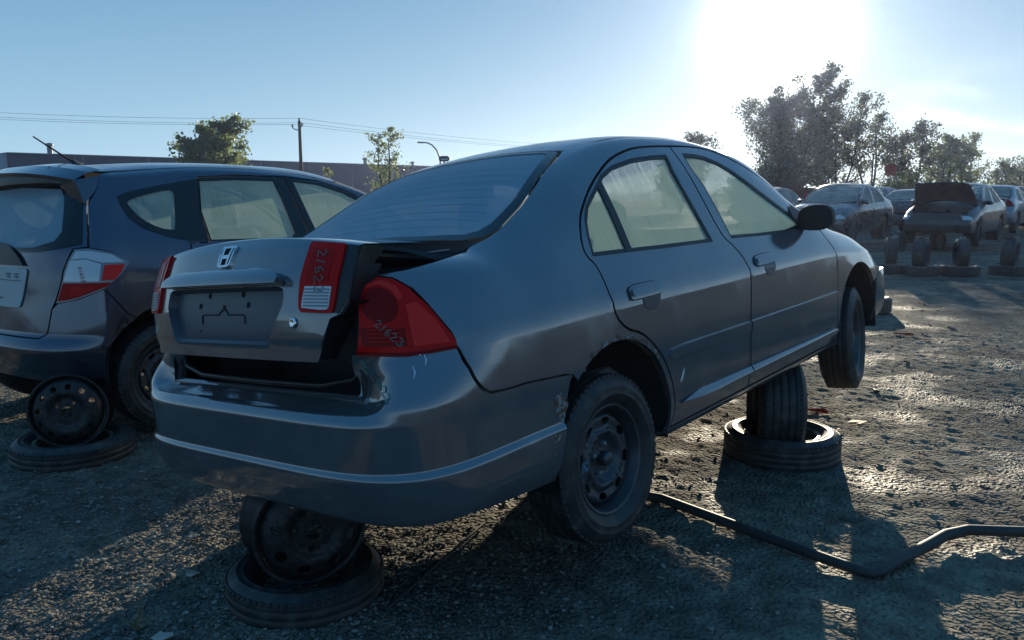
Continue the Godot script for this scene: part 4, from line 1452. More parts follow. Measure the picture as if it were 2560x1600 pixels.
# ---------------------------------------------------------------- the hatchback
func hatchback(label: String, t: Transform3D, pm: Material, fine: bool, called := "hatchback", group := "") -> Node3D:
	var sh := hatch_shell()
	var car := thing(called, label, "car", t, group)
	var arch_r := Vector2(-0.06, 0.30)
	var arch_f := Vector2(2.44, 0.30)
	var end := sh.x0 - sh.span
	var rear_door := v2([1.080, 0.25, 1.085, 0.6, 1.085, 1.0, 1.075, 1.10, 1.012, 1.428, 0.62, 1.420, 0.335, 1.398, 0.28, 1.20, 0.277, 0.998, 0.145, 0.998, 0.140, 0.90, 0.150, 0.78, 0.20, 0.68, 0.28, 0.58, 0.33, 0.47, 0.35, 0.36, 0.35, 0.25])
	var front_door := v2([1.088, 0.25, 1.093, 0.6, 1.093, 1.0, 1.083, 1.10, 1.020, 1.428, 1.32, 1.412, 1.56, 1.352, 1.82, 1.238, 2.08, 1.095, 2.18, 0.99, 2.13, 0.86, 2.12, 0.5, 2.06, 0.25])
	var rear_glass := v2([0.324, 1.378, 0.60, 1.396, 0.916, 1.399, 0.950, 1.20, 0.966, 1.046, 0.93, 1.014, 0.29, 1.014, 0.284, 1.188])
	var front_glass := v2([1.081, 1.402, 1.31, 1.387, 1.55, 1.328, 1.80, 1.218, 2.04, 1.085, 2.10, 1.01, 1.9, 0.972, 1.17, 0.995, 1.14, 1.12])
	var qblack := v2([-0.262, 1.265, -0.134, 1.302, 0.046, 1.340, 0.325, 1.390, 0.273, 1.20, 0.270, 1.008, 0.141, 1.008, 0.0, 1.039, -0.133, 1.087, -0.192, 1.138, -0.238, 1.205])
	var qglass := smooth(v2([-0.190, 1.231, -0.165, 1.252, -0.105, 1.273, 0.10, 1.320, 0.132, 1.306, 0.130, 1.27, 0.078, 1.085, 0.055, 1.073, -0.034, 1.088, -0.126, 1.139, -0.170, 1.195]))
	var lamp := v2([-0.262, 0.904, -0.362, 0.960, -0.48, 0.983, -0.559, 0.980, -0.60, 0.920, -0.628, 0.861, -0.66, 0.76, -0.688, 0.688, -0.62, 0.697, -0.552, 0.714, -0.426, 0.762, -0.325, 0.836])
	for mir in [1.0, -1.0]:
		var line := v2([-0.262, 0.904, -0.325, 0.836, -0.426, 0.762, -0.402, 0.748, -0.30, 0.625, -0.245, 0.59])
		for k in 28:
			var a := deg_to_rad(122 - k * 6.4)
			line.append(arch_r + Vector2(cos(a), sin(a)) * 0.352)
		line.append_array(v2([0.30, 0.240, 0.343, 0.245, 0.343, 0.36, 0.323, 0.468, 0.273, 0.577, 0.193, 0.677, 0.143, 0.778, 0.133, 0.90, 0.138, 1.003, 0.270, 1.003, 0.273, 1.202, 0.328, 1.404, 0.62, 1.427, 1.02, 1.435, 1.32, 1.419, 1.56, 1.360, 1.82, 1.246, 2.08, 1.103, 2.19, 0.995]))
		var outline := PackedVector2Array()
		for k in line.size():
			var nxt := line[mini(k + 1, line.size() - 1)]
			var seg := maxi(1, ceili(line[k].distance_to(nxt) / 0.03))
			for j in seg:
				var p := line[k].lerp(nxt, float(j) / seg)
				outline.append(Vector2(p.x, sh.s_at_y(p.x, p.y)))
		outline.append_array(PackedVector2Array([Vector2(2.24, 7.3), Vector2(2.10, 8.3), Vector2(1.9, 8.65), Vector2(1.6, 8.95), Vector2(1.2, 9.1), Vector2(0.6, 9.1), Vector2(0.2, 9.1), Vector2(-0.2, 9.1), Vector2(-0.36, 9.0)]))
		for p in [[-0.49, 1.330], [-0.497, 1.22], [-0.485, 1.10], [-0.478, 0.989], [-0.362, 0.966]]:
			outline.append(Vector2(p[0], sh.s_at_y(p[0], p[1])))
		panel_part("rear_wing", sh, outline, [on_side(sh, qglass, 0.015)], pm, car, mir, fine)
		var qb := MB.new()
		lay(qb, sh.pt, sh.nrm, on_side(sh, qblack), [on_side(sh, inset(qglass, 0.002), 0.015)], 0.05, 0.25, 0.006, mir, 0.002)
		part("pillar_trim", qb, mats.frit, car)
		panel_part("quarter_window", sh, on_side(sh, qglass, 0.015), [], mats.fogged_glass, car, mir, fine, -0.006, 0.0)
		for d in 2:
			var dp: PackedVector2Array = rear_door if d == 0 else front_door
			var gp: PackedVector2Array = rear_glass if d == 0 else front_glass
			var door := panel_part("door", sh, on_side(sh, inset(dp, 0.0025)), [on_side(sh, gp)], pm, car, mir, fine, 0.0, 0.02)
			# black frame between the glass and the roof and pillars
			var mb := MB.new()
			var frame := v2([0.337, 1.394, 0.62, 1.417, 1.008, 1.424, 1.072, 1.10, 1.080, 1.006, 0.281, 1.006, 0.283, 1.20]) if d == 0 else v2([1.024, 1.424, 1.32, 1.406, 1.56, 1.346, 1.82, 1.232, 2.07, 1.092, 2.14, 0.99, 1.9, 0.962, 1.14, 0.985, 1.095, 1.0, 1.086, 1.10])
			lay(mb, sh.pt, sh.nrm, on_side(sh, frame), [on_side(sh, gp)], 0.05, 0.25, 0.006, mir, 0.002)
			part("window_frame", mb, mats.frit, door)
			panel_part("window", sh, on_side(sh, inset(gp, 0.003)), [], mats.fogged_glass if mir > 0.0 else mats.dusty_glass, door, mir, fine, -0.006, 0.0)
			var hx := 0.20 if d == 0 else 1.16
			panel_part("door_handle", sh, on_side(sh, smooth(v2([hx, 0.862, hx + 0.20, 0.862, hx + 0.21, 0.885, hx + 0.19, 0.895, hx + 0.02, 0.895])), 0.02), [], pm, door, mir, fine, 0.024, 0.02)
		panel_part("sill", sh, on_side(sh, v2([0.31, 0.215, 2.1, 0.215, 2.1, 0.246, 0.31, 0.246])), [], pm, car, mir, fine, 0.004, 0.02)
		var fo := PackedVector2Array()
		for p in dense(v2([2.065, 0.25, 2.125, 0.5, 2.137, 0.86, 2.185, 0.985]), 0.04):
			fo.append(Vector2(p.x, sh.s_at_y(p.x, p.y)))
			if p.y > 0.984:
				break
		fo.append_array(PackedVector2Array([Vector2(2.3, 7.06), Vector2(2.7, 7.06), Vector2(3.0, 7.04)]))
		for p in [[3.06, 0.66], [2.98, 0.56], [2.85, 0.50]]:
			fo.append(Vector2(p[0], sh.s_at_y(p[0], p[1])))
		for k in 25:
			var a := deg_to_rad(36 + k * 6.4)
			var p := arch_f + Vector2(cos(a), sin(a)) * 0.352
			fo.append(Vector2(p.x, sh.s_at_y(p.x, maxf(p.y, 0.23))))
		panel_part("front_wing", sh, fo, [], pm, car, mir, fine)
		panel_part("front_bumper", sh, on_side(sh, v2([2.84, 0.49, 2.80, 0.40, 2.79, 0.25, sh.xf + sh.span, 0.25, sh.xf + sh.span, 0.62, 3.1, 0.60, 2.98, 0.55]), 0.05), [], pm, car, mir, fine)
		panel_part("headlamp", sh, on_side(sh, v2([2.99, 0.57, 3.1, 0.61, 3.40, 0.63, 3.40, 0.70, 3.2, 0.73, 3.06, 0.70]), 0.04), [], mats.clear_lens, car, mir, fine, 0.0, 0.012)
		# tail lamp: pale upper lens, red wedge at the side, red strip below
		var tl := panel_part("tail_lamp", sh, on_side(sh, lamp, 0.02), [], mats.lens_grey, car, mir, fine, 0.004, 0.02)
		if fine:
			for e in [[mats.clear_lens, v2([-0.295, 0.905, -0.365, 0.948, -0.48, 0.970, -0.55, 0.968, -0.582, 0.925, -0.50, 0.930, -0.42, 0.905])], [mats.clear_lens, v2([-0.588, 0.918, -0.50, 0.924, -0.425, 0.897, -0.445, 0.806, -0.635, 0.806, -0.615, 0.86])], [mats.red_bright, v2([-0.408, 0.893, -0.292, 0.893, -0.325, 0.846, -0.362, 0.812, -0.432, 0.810])], [mats.red_mid, v2([-0.640, 0.797, -0.372, 0.797, -0.426, 0.768, -0.552, 0.721, -0.62, 0.705, -0.678, 0.698])], [mats.red_lens, v2([-0.600, 0.775, -0.45, 0.777, -0.55, 0.733, -0.61, 0.728])]]:
				var mb := MB.new()
				lay(mb, sh.pt, sh.nrm, on_side(sh, e[1], 0.02), [], 0.04, 0.15, 0.003, mir, 0.0065 if e[0] != mats.red_lens else 0.0075)
				part("lens_zone", mb, e[0], tl)
			if mir > 0.0:
				strokes(tl, "paint_mark", func(a: float, b: float) -> Vector3: return sh.pt(a, sh.s_at_y(a, b)) + Vector3(-0.009, 0, 0.008), SCRAWL, Vector2(-0.545, 0.885), Vector2(0.004, -0.023), Vector2(0.018, 0.002), mats.marker_red, 0.0015)
		# rear bumper
		panel_part("rear_bumper", sh, on_side(sh, v2([end, 0.235, -0.80, 0.235, -0.60, 0.205, -0.455, 0.215, -0.43, 0.30, -0.405, 0.42, -0.34, 0.53, -0.255, 0.590, -0.31, 0.622, -0.408, 0.742, -0.43, 0.757, -0.552, 0.708, -0.68, 0.683, -0.715, 0.655, -0.745, 0.52, -0.80, 0.488, end, 0.488]), 0.03), [], pm, car, mir, fine, 0.0, 0.02)
		# tailgate: lower panel, upper frame with the glass
		var tg := v2([end, 0.496, -0.80, 0.496, -0.755, 0.522, -0.726, 0.655, -0.700, 0.700, -0.672, 0.765, -0.640, 0.865, -0.612, 0.922, -0.572, 0.985, -0.492, 0.993, -0.499, 1.10, -0.511, 1.22, -0.504, 1.330, -0.55, 1.40, end, 1.40])
		var gg := v2([end, 0.978, -0.86, 0.985, -0.70, 1.020, -0.655, 1.074, -0.672, 1.18, -0.69, 1.255, -0.74, 1.31, end, 1.33])
		var gh := gg.duplicate()
		gh[0].x = end - 0.1
		gh[gh.size() - 1].x = end - 0.1
		var gate := panel_part("tailgate", sh, on_side(sh, tg), [on_side(sh, gh)], pm, car, mir, fine, 0.0, 0.02)
		var fr := MB.new()
		lay(fr, sh.pt, sh.nrm, on_side(sh, v2([end, 0.955, -0.84, 0.962, -0.60, 0.992, -0.52, 1.005, -0.525, 1.10, -0.535, 1.21, -0.53, 1.325, -0.60, 1.37, end, 1.37])), [on_side(sh, inset(gh, 0.0015))], 0.05, 0.25, 0.0, mir, 0.0025)
		part("window_border", fr, mats.frit, gate)
		panel_part("rear_window", sh, on_side(sh, gg), [], mats.fogged_rear, gate, mir, fine, -0.003, 0.0)
		# plate, garnish and badge, on one side of the middle line each
		if fine:
			var pl := MB.new()
			lay(pl, sh.pt, sh.nrm, on_side(sh, smooth(v2([end, 0.650, -1.00, 0.650, -0.97, 0.665, -0.905, 0.855, -0.92, 0.872, end, 0.875])), 0.03), [], 0.05, 0.2, 0.006, mir, 0.008)
			part("plate_panel", pl, mats.plate_white, gate)
			for k in 3:
				for yy in [0.838, 0.822] if k < 2 else [0.70]:
					var dm := MB.new()
					for j in 3:
						lay(dm, sh.pt, sh.nrm, on_side(sh, oval(Vector2(-0.99 - k * 0.085 - j * 0.017, yy), 0.0065, 0.0075, 4), 0.02), [], 0.05, 0.2, 0.0, mir, 0.0095)
					part("plate_print", dm, mats.trim_black, gate)
			var bar := MB.new()
			lay(bar, sh.pt, sh.nrm, on_side(sh, v2([end, 0.800, -0.96, 0.800, -0.96, 0.804, end, 0.804]), 0.03), [], 0.05, 0.2, 0.0, mir, 0.0095)
			part("plate_print", bar, mats.trim_black, gate)
			var ga := MB.new()
			lay(ga, sh.pt, sh.nrm, on_side(sh, smooth(v2([end, 0.885, -0.93, 0.885, -0.975, 0.935, -1.06, 0.985, -1.15, 1.005, end, 1.01])), 0.03), [], 0.05, 0.2, 0.012, mir, 0.016)
			part("tailgate_garnish", ga, mats.trim_black, gate)
			var bd := MB.new()
			lay(bd, sh.pt, sh.nrm, on_side(sh, smooth(v2([end, 0.915, -1.245, 0.915, -1.232, 0.98, end, 0.985]), 0.3), 0.02), [], 0.03, 0.15, 0.006, mir, 0.022)
			part("badge", bd, mats.chrome, gate)
		for c in [[arch_r, 0.352], [arch_f, 0.35]]:
			var mb := MB.new()
			var cc: Vector2 = c[0]
			mb.lathe(PackedVector2Array([Vector2(c[1] + 0.004, 0.0), Vector2(c[1] + 0.004, 0.26), Vector2(0.0, 0.262)]), 24, Transform3D(Basis(Vector3(1, 0, 0), Vector3(0, 0, -mir), Vector3(0, mir, 0)), Vector3(cc.x, cc.y, mir * 0.795)), false, deg_to_rad(-14), PI + deg_to_rad(14))
			part("wheel_housing", mb, mats.liner, car)
		var inner := MB.new()
		lay(inner, sh.pt, sh.nrm, on_side(sh, v2([-1.28, 0.25, 2.9, 0.25, 2.9, 0.60, 2.3, 0.86, 0.1, 0.97, -0.40, 0.96, -1.28, 0.93]), 0.1), [on_side(sh, arch_cut(arch_r, 0.356)), on_side(sh, arch_cut(arch_f, 0.356))], 0.1, 0.5, 0.0, mir, -0.028)
		part("door_card", inner, mats.cabin_plastic, car)
		var mg := MB.new()
		mirror_shell(mg, Vector3(1.98, 1.02, mir * 0.90), mir)
		part("door_mirror", mg, pm, car)
	var rf := PackedVector2Array([Vector2(-0.36, 9.15), Vector2(0.2, 9.15), Vector2(1.2, 9.15), Vector2(1.52, 9.1), Vector2(1.60, 9.6), Vector2(1.64, 10.2), Vector2(1.65, 11.0), Vector2(-0.42, 11.0), Vector2(-0.42, 10.0)])
	both_halves("roof", sh, rf, [], mats.roof_blue if fine else pm, car, fine, 0.0, 0.008)
	both_halves("windscreen", sh, PackedVector2Array([Vector2(1.66, 11.0), Vector2(1.65, 10.2), Vector2(1.61, 9.6), Vector2(1.56, 9.1), Vector2(1.9, 8.75), Vector2(2.2, 8.2), Vector2(2.48, 8.2), Vector2(2.56, 9.5), Vector2(2.60, 11.0)]), [], mats.dusty_glass, car, fine, -0.004)
	both_halves("hood", sh, PackedVector2Array([Vector2(2.30, 7.1), Vector2(2.7, 7.1), Vector2(3.09, 7.1), Vector2(3.1, 11.0), Vector2(2.62, 11.0), Vector2(2.58, 9.5), Vector2(2.50, 8.1)]), [], pm, car, fine, 0.0, 0.012)
	both_halves("front_panel", sh, on_side(sh, v2([3.11, 0.74, 3.20, 0.735, sh.xf + sh.span, 0.64, sh.xf + sh.span, 0.80, 3.11, 0.80]), 0.05), [], mats.black_plastic, car, fine, -0.01)
	# roof spoiler over the rear window
	var sp := MB.new()
	var cols := 28
	for j in cols:
		var quad := []
		for u in [0, 1]:
			var z := lerpf(-0.60, 0.60, float(j + u) / cols)
			var w := pow(absf(z) / 0.60, 2.4)
			var top := Vector3(-0.30 + 0.02 * w, sh.pt(-0.18, sh.s_at_z(-0.18, absf(z) * 0.93)).y + 0.008 - 0.004, z)
			var tip := Vector3(-0.545 + 0.115 * w, 1.405 - 0.05 * w, z * 1.0)
			var under := tip + Vector3(0.012, -0.022, 0)
			var back := Vector3(-0.40 + 0.03 * w, 1.345 - 0.03 * w, z)
			quad.append([top, top.lerp(tip, 0.5) + Vector3(0, 0.014, 0), tip, under, back])
		for i in 4:
			sp.flat(PackedVector3Array([quad[0][i], quad[1][i], quad[1][i + 1], quad[0][i + 1]]), Vector3(-0.3, 1.0 if i < 2 else -1.0, 0))
	for s in [-1.0, 1.0]:
		# the wings of the spoiler run down beside the glass
		var a := Vector3(-0.285, 1.385, s * 0.60)
		var b := Vector3(-0.43, 1.355, s * 0.60)
		var c := Vector3(-0.40, 1.225, s * 0.635)
		var d := Vector3(-0.33, 1.30, s * 0.628)
		sp.flat(PackedVector3Array([a, b, c, d]), Vector3(0, 0, s))
		sp.flat(PackedVector3Array([b, c, c + Vector3(-0.005, 0.02, -s * 0.09), b + Vector3(-0.02, -0.03, -s * 0.12)]), Vector3(-1, -0.3, 0))
	part("spoiler", sp, pm, car)
	if fine:
		var an := MB.new()
		an.lathe(v2([0.034, 0.0, 0.030, 0.012, 0.016, 0.026, 0.008, 0.05, 0.0, 0.052]), 16, Transform3D(Basis(Vector3(0, 0, 1), 0.5) * Basis.from_scale(Vector3(1.3, 1, 0.8)), Vector3(-0.10, 1.463, 0)))
		an.tube(PackedVector3Array([Vector3(-0.115, 1.49, 0), Vector3(-0.19, 1.535, 0), Vector3(-0.345, 1.630, 0)]), PackedFloat32Array([0.0075, 0.006, 0.0045]), 8)
		part("antenna", an, mats.black_plastic, car)
	var under := MB.new()
	under.box(Vector3(1.0, 0.25, 0), Vector3(2.2, 0.05, 1.4), Basis.IDENTITY, 0.01)
	under.box(Vector3(-0.3, 0.34, 0), Vector3(0.45, 0.06, 1.0), Basis.IDENTITY, 0.01)
	under.box(Vector3(2.5, 0.42, 0), Vector3(0.8, 0.05, 1.0), Basis.IDENTITY, 0.01)
	part("underside", under, mats.liner, car)
	var lining := MB.new()
	for mir in [1.0, -1.0]:
		lay(lining, sh.pt, sh.nrm, PackedVector2Array([Vector2(-0.2, 8.9), Vector2(1.55, 8.9), Vector2(1.6, 11), Vector2(-0.2, 11)]), [], 0.2, 0.5, 0.0, mir, -0.03)
	part("headliner", lining, mats.headliner, car)
	var dash := MB.new()
	dash.box(Vector3(1.9, 0.86, 0), Vector3(0.4, 0.26, 1.36), Basis(Vector3(0, 0, 1), -0.15), 0.06)
	part("dashboard", dash, mats.cabin_plastic, car)
	for z in [-0.36, 0.36]:
		seat(car, 1.06, z, 0.42, 0.50, mats.cabin_cloth)
	seat(car, 0.26, 0.0, 0.44, 1.2, mats.cabin_cloth, false)
	for z in [-0.35, 0.35]:
		var h := MB.new()
		h.box(Vector3(0.0, 1.13, z), Vector3(0.09, 0.20, 0.26), Basis(Vector3(0, 0, 1), 0.2), 0.04)
		part("headrest", h, mats.cabin_plastic, car)
	if fine:
		for z in [-0.60, 0.60]:
			var belt := MB.new()
			belt.tube(PackedVector3Array([Vector3(-0.12, 1.29, z), Vector3(0.05, 1.18, z * 0.99), Vector3(0.10, 1.0, z * 1.02)]), PackedFloat32Array([0.020]), 6)
			part("seat_belt", belt, mats.liner, car)
		steering(car, Vector3(1.55, 0.92, -0.37))
	car_wheel(car, Vector3(-0.06, 0.235, 0.715), 1.0, 0.0, fine)
	car_wheel(car, Vector3(-0.06, 0.235, -0.715), -1.0, 0.0, fine)
	car_wheel(car, Vector3(2.44, 0.235, 0.715), 1.0, 0.0, fine)
	car_wheel(car, Vector3(2.44, 0.235, -0.715), -1.0, 0.0, fine)
	return car


# ---------------------------------------------------------------- trees
func tree(called: String, label: String, at: Vector3, h: float, w: float, leaf: Material, seed_: int, o := {}) -> Node3D:
	var r := RandomNumberGenerator.new()
	r.seed = seed_
	var t := thing(called, label, "tree", Transform3D(Basis.IDENTITY, at), o.get("group", ""))
	var wood := MB.new()
	var leaves := MB.new()
	var stems: int = o.get("stems", 3)
	var size: float = o.get("leaf", 0.24)
	var per: int = o.get("per", 46)
	var limbs: int = o.get("limbs", 11)
	var base_: float = o.get("base", 0.12)
	var bare: float = o.get("bare", 0.0)
	var slim: float = o.get("slim", 1.0)
	var lean: float = o.get("lean", 0.0)
	for s in stems:
		var a := TAU * (s + r.randf_range(-0.3, 0.3)) / stems
		var out := (w * 0.30 if stems > 1 else w * 0.04) * r.randf_range(0.5, 1.15)
		var top := h * (1.0 if s == 0 else r.randf_range(0.72, 0.95))
		var path := PackedVector3Array()
		var rad := PackedFloat32Array()
		var m := 9
		for k in m + 1:
			var u := float(k) / m
			var bend := Vector3(cos(a) * out * pow(u, 0.8), u * top, sin(a) * out * pow(u, 0.8))
			bend += Vector3(sin(u * 5 + s * 2.0) * 0.035 * h * u + lean * u * h, 0, cos(u * 4 + s) * 0.03 * h * u)
			path.append(bend)
			rad.append(h * 0.017 * pow(1.0 - u * 0.97, 0.9) / sqrt(stems) * 1.25 + 0.012)
		wood.tube(path, rad, 7)
		for b in limbs:
			var u := lerpf(base_, 0.97, pow((b + r.randf()) / limbs, 0.9))
			var k := clampi(int(u * m), 0, m - 1)
			var p := path[k].lerp(path[k + 1], u * m - k)
			var dir := Vector3(r.randfn(), 0, r.randfn()).normalized()
			dir = (dir + Vector3(cos(a), 0, sin(a)) * 0.35).normalized()
			var reach := w * 0.5 * slim * (0.35 + 0.75 * sin(PI * clampf(0.12 + u * 0.86, 0, 1))) * r.randf_range(0.55, 1.1) * (0.75 if stems > 1 else 1.0)
			var bp := PackedVector3Array()
			var br := PackedFloat32Array()
			for j in 5:
				var v := j / 4.0
				bp.append(p + dir * reach * v + Vector3(0, reach * (0.55 * v + 0.25 * v * v) * r.randf_range(0.8, 1.1), 0))
				br.append(maxf(0.008, rad[k] * 0.45 * (1.0 - v * 0.85)))
			wood.tube(bp, br, 5, false)
			if r.randf() < bare:
				for j in 4:
					var q := bp[1 + j % 4]
					wood.tube(PackedVector3Array([q, q + Vector3(r.randfn() * 0.3, r.randf_range(0.4, 1.1), r.randfn() * 0.3) * reach * 0.4]), PackedFloat32Array([0.014, 0.006]), 4, false)
				continue
			# twigs with clumps of leaves
			for c in 4:
				var q := bp[1 + c].lerp(bp[c], r.randf() * 0.6)
				var twig := q + Vector3(r.randfn(), r.randf_range(-0.2, 0.9), r.randfn()) * reach * 0.24
				wood.tube(PackedVector3Array([q, twig]), PackedFloat32Array([0.012, 0.005]), 4, false)
				var spread: float = (0.12 + 0.11 * reach) * o.get("clump", 1.0)
				for i in int(per * r.randf_range(0.5, 1.3)):
					var lp: Vector3 = q.lerp(twig, r.randf()) + Vector3(r.randfn(), r.randfn() * 0.8, r.randfn()) * spread
					leaf_face(leaves, lp, size * r.randf_range(0.6, 1.25), r)
	part("trunk", wood, mats.bark, t)
	if leaves.v.size():
		part("crown", leaves, leaf, t)
	return t


func leaf_face(mb: MB, p: Vector3, s: float, r: RandomNumberGenerator) -> void:
	var a := Vector3(r.randfn(), r.randfn(), r.randfn()).normalized()
	var b := a.cross(Vector3(r.randfn(), r.randfn(), r.randfn())).normalized()
	var n := a.cross(b)
	var f := mb.v.size()
	mb.vert(p - a * s * 0.5, n)
	mb.vert(p + b * s * 0.33, n)
	mb.vert(p + a * s * 0.5, n)
	mb.vert(p - b * s * 0.33, n)
	mb.tri(f, f + 1, f + 2)
	mb.tri(f, f + 2, f + 3)


# ---------------------------------------------------------------- ground
var bumps := FastNoiseLite.new()
var fine_bumps := FastNoiseLite.new()


func ground_y(x: float, z: float) -> float:
	var d := Vector2(x, z).length()
	var near := clampf(1.0 - (d - 9.0) / 8.0, 0.0, 1.0)
	var rut := 0.0
	return bumps.get_noise_2d(x, z) * 0.010 * clampf(1.0 - (d - 18.0) / 20.0, 0.15, 1.0) + fine_bumps.get_noise_2d(x, z) * 0.0115 * near + rut


func lines(lo: float, a: float, b: float, hi: float, step: float) -> PackedFloat64Array:
	var out := PackedFloat64Array()
	var x := a
	var s := step
	var low := []
	while x > lo:
		s *= 1.22
		x -= s
		low.append(maxf(x, lo))
	low.reverse()
	for v in low:
		out.append(v)
	x = a
	while x < b:
		out.append(x)
		x += step
	s = step
	while x < hi:
		out.append(x)
		s *= 1.22
		x += s
	out.append(hi)
	return out


func make_ground() -> void:
	bumps.seed = 3
	bumps.frequency = 1.1
	bumps.fractal_octaves = 4
	fine_bumps.seed = 8
	fine_bumps.frequency = 10.0
	fine_bumps.fractal_octaves = 3
	var gx := lines(-260.0, -4.0, 5.2, 260.0, 0.030)
	var gz := lines(-260.0, -8.0, -1.7, 120.0, 0.030)
	var nx := gx.size()
	var nz := gz.size()
	var v := PackedVector3Array()
	var n := PackedVector3Array()
	var idx := PackedInt32Array()
	for j in nz:
		for i in nx:
			v.append(Vector3(gx[i], ground_y(gx[i], gz[j]), gz[j]))
	n.resize(v.size())
	for j in nz:
		for i in nx:
			var a := j * nx
			var l := v[a + maxi(i - 1, 0)]
			var r := v[a + mini(i + 1, nx - 1)]
			var u := v[maxi(j - 1, 0) * nx + i]
			var d := v[mini(j + 1, nz - 1) * nx + i]
			n[a + i] = Vector3(-(r.y - l.y) / (r.x - l.x), 1.0, -(d.y - u.y) / (d.z - u.z)).normalized()
	for j in nz - 1:
		for i in nx - 1:
			var a := j * nx + i
			idx.append_array(PackedInt32Array([a, a + 1, a + nx + 1, a, a + nx + 1, a + nx]))
	var am := ArrayMesh.new()
	var arr := []
	arr.resize(Mesh.ARRAY_MAX)
	arr[Mesh.ARRAY_VERTEX] = v
	arr[Mesh.ARRAY_NORMAL] = n
	arr[Mesh.ARRAY_INDEX] = idx
	am.add_surface_from_arrays(Mesh.PRIMITIVE_TRIANGLES, arr)
	var m: StandardMaterial3D = mats.dirt
	m.roughness = 1.0
	m.albedo_texture = noise_tex(61, 0.018, 1024, 6, [[0.0, 0.35, 0.55, 0.75, 1.0], [lin(0.105, 0.096, 0.078), lin(0.16, 0.147, 0.119), lin(0.21, 0.193, 0.157), lin(0.26, 0.24, 0.195), lin(0.34, 0.315, 0.26)]])
	m.roughness_texture = noise_tex(62, 0.006, 512, 4, [[0.0, 0.36, 0.5, 1.0], [grey(0.46), grey(0.68), grey(0.94), grey(1.0)]])
	m.heightmap_enabled = true
	m.heightmap_texture = noise_tex(63, 0.11, 1024, 5)
	m.heightmap_scale = 2.8
	m.metallic_specular = 0.2
	triplanar(m, 0.33, true)
	# broad patches: dark damp mud against pale dry dust
	m.detail_enabled = true
	m.detail_blend_mode = BaseMaterial3D.BLEND_MODE_MUL
	m.detail_albedo = noise_tex(64, 0.012, 512, 5, [[0.0, 0.38, 0.56, 0.72, 1.0], [Color(0.72, 0.73, 0.76), Color(0.84, 0.84, 0.84), Color(0.94, 0.93, 0.91), Color(1, 0.99, 0.96), Color(1, 1, 1)]])
	m.detail_uv_layer = BaseMaterial3D.DETAIL_UV_2
	m.uv2_triplanar = true
	m.uv2_world_triplanar = true
	m.uv2_scale = Vector3(0.09, 0.09, 0.16)
	var o := part_mesh("ground", am, m)
	tag(o, "grey brown gravel and dried mud of the yard", "", "", "structure")


func stone_mesh(seed_: int) -> ArrayMesh:
	var r := RandomNumberGenerator.new()
	r.seed = seed_
	var mb := MB.new()
	var rings := 4
	var segs := 6
	var pts := []
	for i in rings + 1:
		for k in segs:
			var th := PI * i / rings
			var a := TAU * k / segs + i * 0.5
			var p := Vector3(sin(th) * cos(a), cos(th) * 0.62, sin(th) * sin(a) * 0.8) * r.randf_range(0.78, 1.15)
			if i == 0 or i == rings:
				p = Vector3(0, cos(th) * 0.55, 0)
			pts.append(p)
	for i in rings:
		for k in segs:
			var a: Vector3 = pts[i * segs + k]
			var b: Vector3 = pts[i * segs + (k + 1) % segs]
			var c: Vector3 = pts[(i + 1) * segs + (k + 1) % segs]
			var d: Vector3 = pts[(i + 1) * segs + k]
			if i > 0:
				mb.flat(PackedVector3Array([a, b, c]), a + b + c)
			if i < rings - 1:
				mb.flat(PackedVector3Array([a, c, d]), a + c + d)
	return mb.mesh()


func gravel(called: String, label: String, count: int, lo: float, hi: float, seed_: int, near: float, far: float, span: float, heap: Callable) -> void:
	var r := RandomNumberGenerator.new()
	r.seed = seed_
	var mm := MultiMesh.new()
	mm.transform_format = MultiMesh.TRANSFORM_3D
	mm.use_colors = true
	mm.mesh = stone_mesh(seed_)
	mm.instance_count = count
	var k := 0
	while k < count:
		var d := near * pow(far / near, r.randf())   # as many stones at every scale of distance
		var a := r.randf_range(-span, span)
		var p := Vector3(sin(a) * d, 0, -cos(a) * d)
		if r.randf() > heap.call(p):
			continue
		var s := lo * pow(hi / lo, pow(r.randf(), 2.2))
		p.y = ground_y(p.x, p.z) + s * 0.18
		var b := Basis.from_euler(Vector3(r.randf_range(-0.5, 0.5), r.randf() * TAU, r.randf_range(-0.5, 0.5))).scaled(Vector3(s, s * r.randf_range(0.4, 0.8), s) * 0.5)
		mm.set_instance_transform(k, Transform3D(b, p))
		var g := r.randf_range(0.07, 0.24) * (1.5 if r.randf() < 0.06 else 1.0)
		mm.set_instance_color(k, Color(g * 1.04, g * 0.97, g * 0.85))
		k += 1
	var o := MultiMeshInstance3D.new()
	o.name = numbered(called)
	o.multimesh = mm
	o.material_override = mats.stone
	add_child(o)
	tag(o, label, "gravel", "", "stuff")


# ---------------------------------------------------------------- sky
func sun_dir(height := SUN_EL) -> Vector3:
	var a := deg_to_rad(SUN_AZ)
	var e := deg_to_rad(height)
	return Vector3(sin(a) * cos(e), sin(e), -cos(a) * cos(e))


